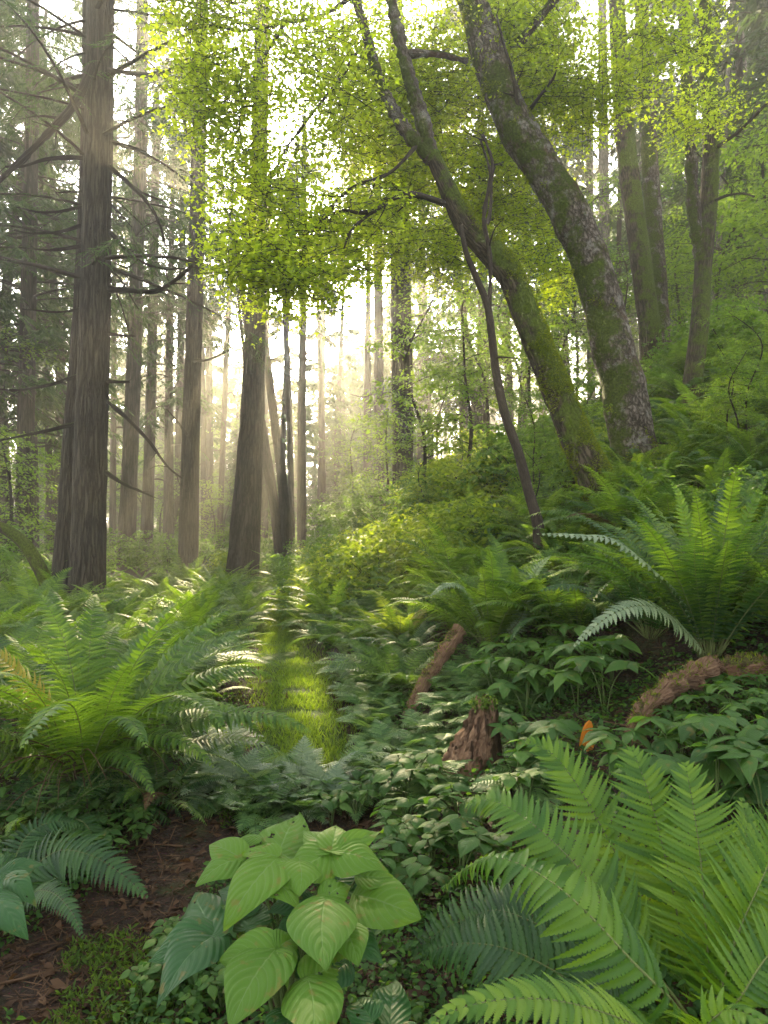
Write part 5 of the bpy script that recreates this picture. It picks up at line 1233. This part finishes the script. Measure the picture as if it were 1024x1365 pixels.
cnt['f4'] = scatter([(440, 690, 760, 800)], [FT[3], FT[0]], 22, .5, (.6, .9), 'low fern tucked between the sunlit shrubs', 'ferns between the sunlit shrubs', 'fern', 8)
cnt['w3'] = scatter([(20, 1070, 240, 1130), (-20, 1090, 200, 1220), (0, 1230, 120, 1340), (180, 1240, 330, 1365), (-20, 1150, 80, 1330)], TW, 64, .10, (.5, .8), 'small dark three-leaved plant beside the bare strip of soil, below the huge arching fern', 'three-leaved plants beside the bare soil', 'plant', 9)
cnt['s1'] = scatter([(600, 700, 1060, 800), (800, 560, 1060, 740), (880, 470, 1060, 600)], [SH[2], SH[3], SH[0]], 34, .45, (.3, .6), 'low leafy bush growing among the ferns of the steep right bank', 'bushes among the bank ferns', 'shrub', 10)
cnt['u1'] = scatter([(560, 660, 820, 740), (970, 480, 1060, 640)], UT, 12, .7, (.22, .38), 'young leafy sapling standing above the ferns of the steep right bank', 'saplings on the steep right bank', 'sapling', 11)
cnt['s2'] = scatter([(-40, 770, 330, 850)], [SH[2], SH[3]], 16, .5, (.25, .5), 'low leafy bush between the ferns in front of the left trunks', 'bushes in the left fern bed', 'shrub', 12)
print('COUNTS', cnt)
for t in WP + TW + LC + FT:
    if t.name not in used:
        for c in list(t.children): bpy.data.objects.remove(c)
        bpy.data.objects.remove(t)

# ------------------------------------------------------------------ uncountable ground cover, moss and litter
def world_pts(n, y0, y1, pw, seed):
    r = np.random.default_rng(seed); y = y0 + (y1 - y0) * r.random(n) ** pw
    x = (r.uniform(-80, 1104, n) - 512) / FPX * y
    P = np.stack([x, y, height(x, y)], -1); px, py = project(P)
    return P, px, py, r
P, px, py, r = world_pts(150000, 1.1, 15, 1.5, 3)
soil = soil_dist(px, py) + .5 * fbm(P * 6, 3, 2) < 1
pth = (np.abs(P[:, 0] - path_x(P[:, 1])) < .40) & (P[:, 1] > 3.0)
ok = ~soil & ~pth & (fbm(P * 1.6, 3, 8) > -.25); P = P[ok]
V, F = LEAF['oval']; Vr, Fr = LEAF['round']
s = r.uniform(.012, .036, len(P)) * np.clip(.6 + P[:, 1] * .16, 1, 2.2); h = r.random(len(P)) ** 1.6 * .11
X = np.stack([r.normal(size=len(P)), r.normal(size=len(P)), r.normal(-.2, .3, len(P))], -1); N = Z + r.normal(0, .45, (len(P), 3))
mb = MB(); k = r.random(len(P)) < .5
mb.many(V, F, rot_frames(X[k], N[k]) * s[k, None, None], P[k] + Z * h[k, None]); mb.many(Vr, Fr, rot_frames(X[~k], N[~k]) * .7 * s[~k, None, None], P[~k] + Z * h[~k, None] * .7)
tag(mb.build('ground_cover', M['small_leaf']), kind='stuff')
# moss at the bottom edge and around the soil
P, px, py, r = world_pts(120000, 1.0, 4.2, 1.3, 5)
q = fbm(P * 2.3, 4, 12)
ok = (((px > 120) & (px < 560) & (py > 1262 - .18 * (px - 150)) ) & (q > .02)) | ((((px - 285) / 90) ** 2 + ((py - 1085) / 40) ** 2 < 1) & (q > .0)) | (q > .34) & (px < 330)
P = P[ok]; h = .02 + .035 * np.clip(fbm(P * 7, 2, 4) + .4, 0, 1)
Vb = np.array([(0, -.05, 0), (0, .05, 0), (.5, .14, .05), (.5, -.14, .05), (1, 0, -.2)]); Fb = [np.array([(0, 1, 2, 3)]), np.array([(3, 2, 4)])]
D = norm(np.stack([r.normal(0, .9, len(P)), r.normal(0, .9, len(P)), .7 * np.ones(len(P))], -1)); mb = MB()
mb.many(Vb, Fb, rot_frames(D, rand_dir(len(P))) * (r.uniform(.012, .034, len(P)))[:, None, None], P + Z * (h * r.random(len(P)))[:, None])
tag(mb.build('moss', M['moss_bright'], smooth=False), kind='stuff')
# litter: scraps of bark, twig and dead leaf on the soil
P, px, py, r = world_pts(52000, 1.0, 7, 1.5, 6)
mb = MB(); kk = r.random(len(P)) < .6
Pn = P[kk]; X = np.stack([r.normal(size=len(Pn)), r.normal(size=len(Pn)), r.normal(0, .22, len(Pn))], -1)
Vt = np.array([(0, -.03, 0), (0, .03, 0), (1, .02, .03), (1, -.02, .03), (.5, 0, .05)]); Ft = np.array([(0, 1, 4), (1, 2, 4), (2, 3, 4), (3, 0, 4)])
mb.many(Vt, Ft, rot_frames(X, Z + r.normal(0, .3, Pn.shape)) * r.uniform(.02, .09, len(Pn))[:, None, None], Pn + Z * r.uniform(0, .014, len(Pn))[:, None])
Pn = P[~kk][:9000]; X = r.normal(size=Pn.shape) * [1, 1, .25]
mb.many(V * [1, 1, 2.2], F, rot_frames(X, Z + r.normal(0, .5, Pn.shape)) * r.uniform(.015, .05, len(Pn))[:, None, None], Pn + Z * .008)
for k in range(260):
    q = P[int(r.integers(len(P)))]; a = r.uniform(0, 6.28); l = r.uniform(.06, .3); d = np.array([np.cos(a), np.sin(a), r.uniform(-.02, .12)])
    e = q + d * l; e[2] = max(e[2], float(height(e[0], e[1])) + .006); mdl = (q + e) / 2 + r.normal(0, .06, 3) * l; mdl[2] = max(mdl[2], float(height(mdl[0], mdl[1])) + .006)
    tube(mb, catmull([q + Z * .006, mdl, e], 7), np.linspace(.004, .0015, 7) * r.uniform(.6, 1.6), 5, 0, cap=False)
big = P[r.random(len(P)) < .02]; X = r.normal(size=big.shape) * [1, 1, .2]
Vm, Fm = LEAF['maple']; mb.many(Vm * [1, 1, 2.5], Fm, rot_frames(X, Z + r.normal(0, .35, big.shape)) * r.uniform(.04, .085, len(big))[:, None, None], big + Z * .012)
tag(mb.build('leaf_litter', M['dead'], smooth=False), kind='stuff')
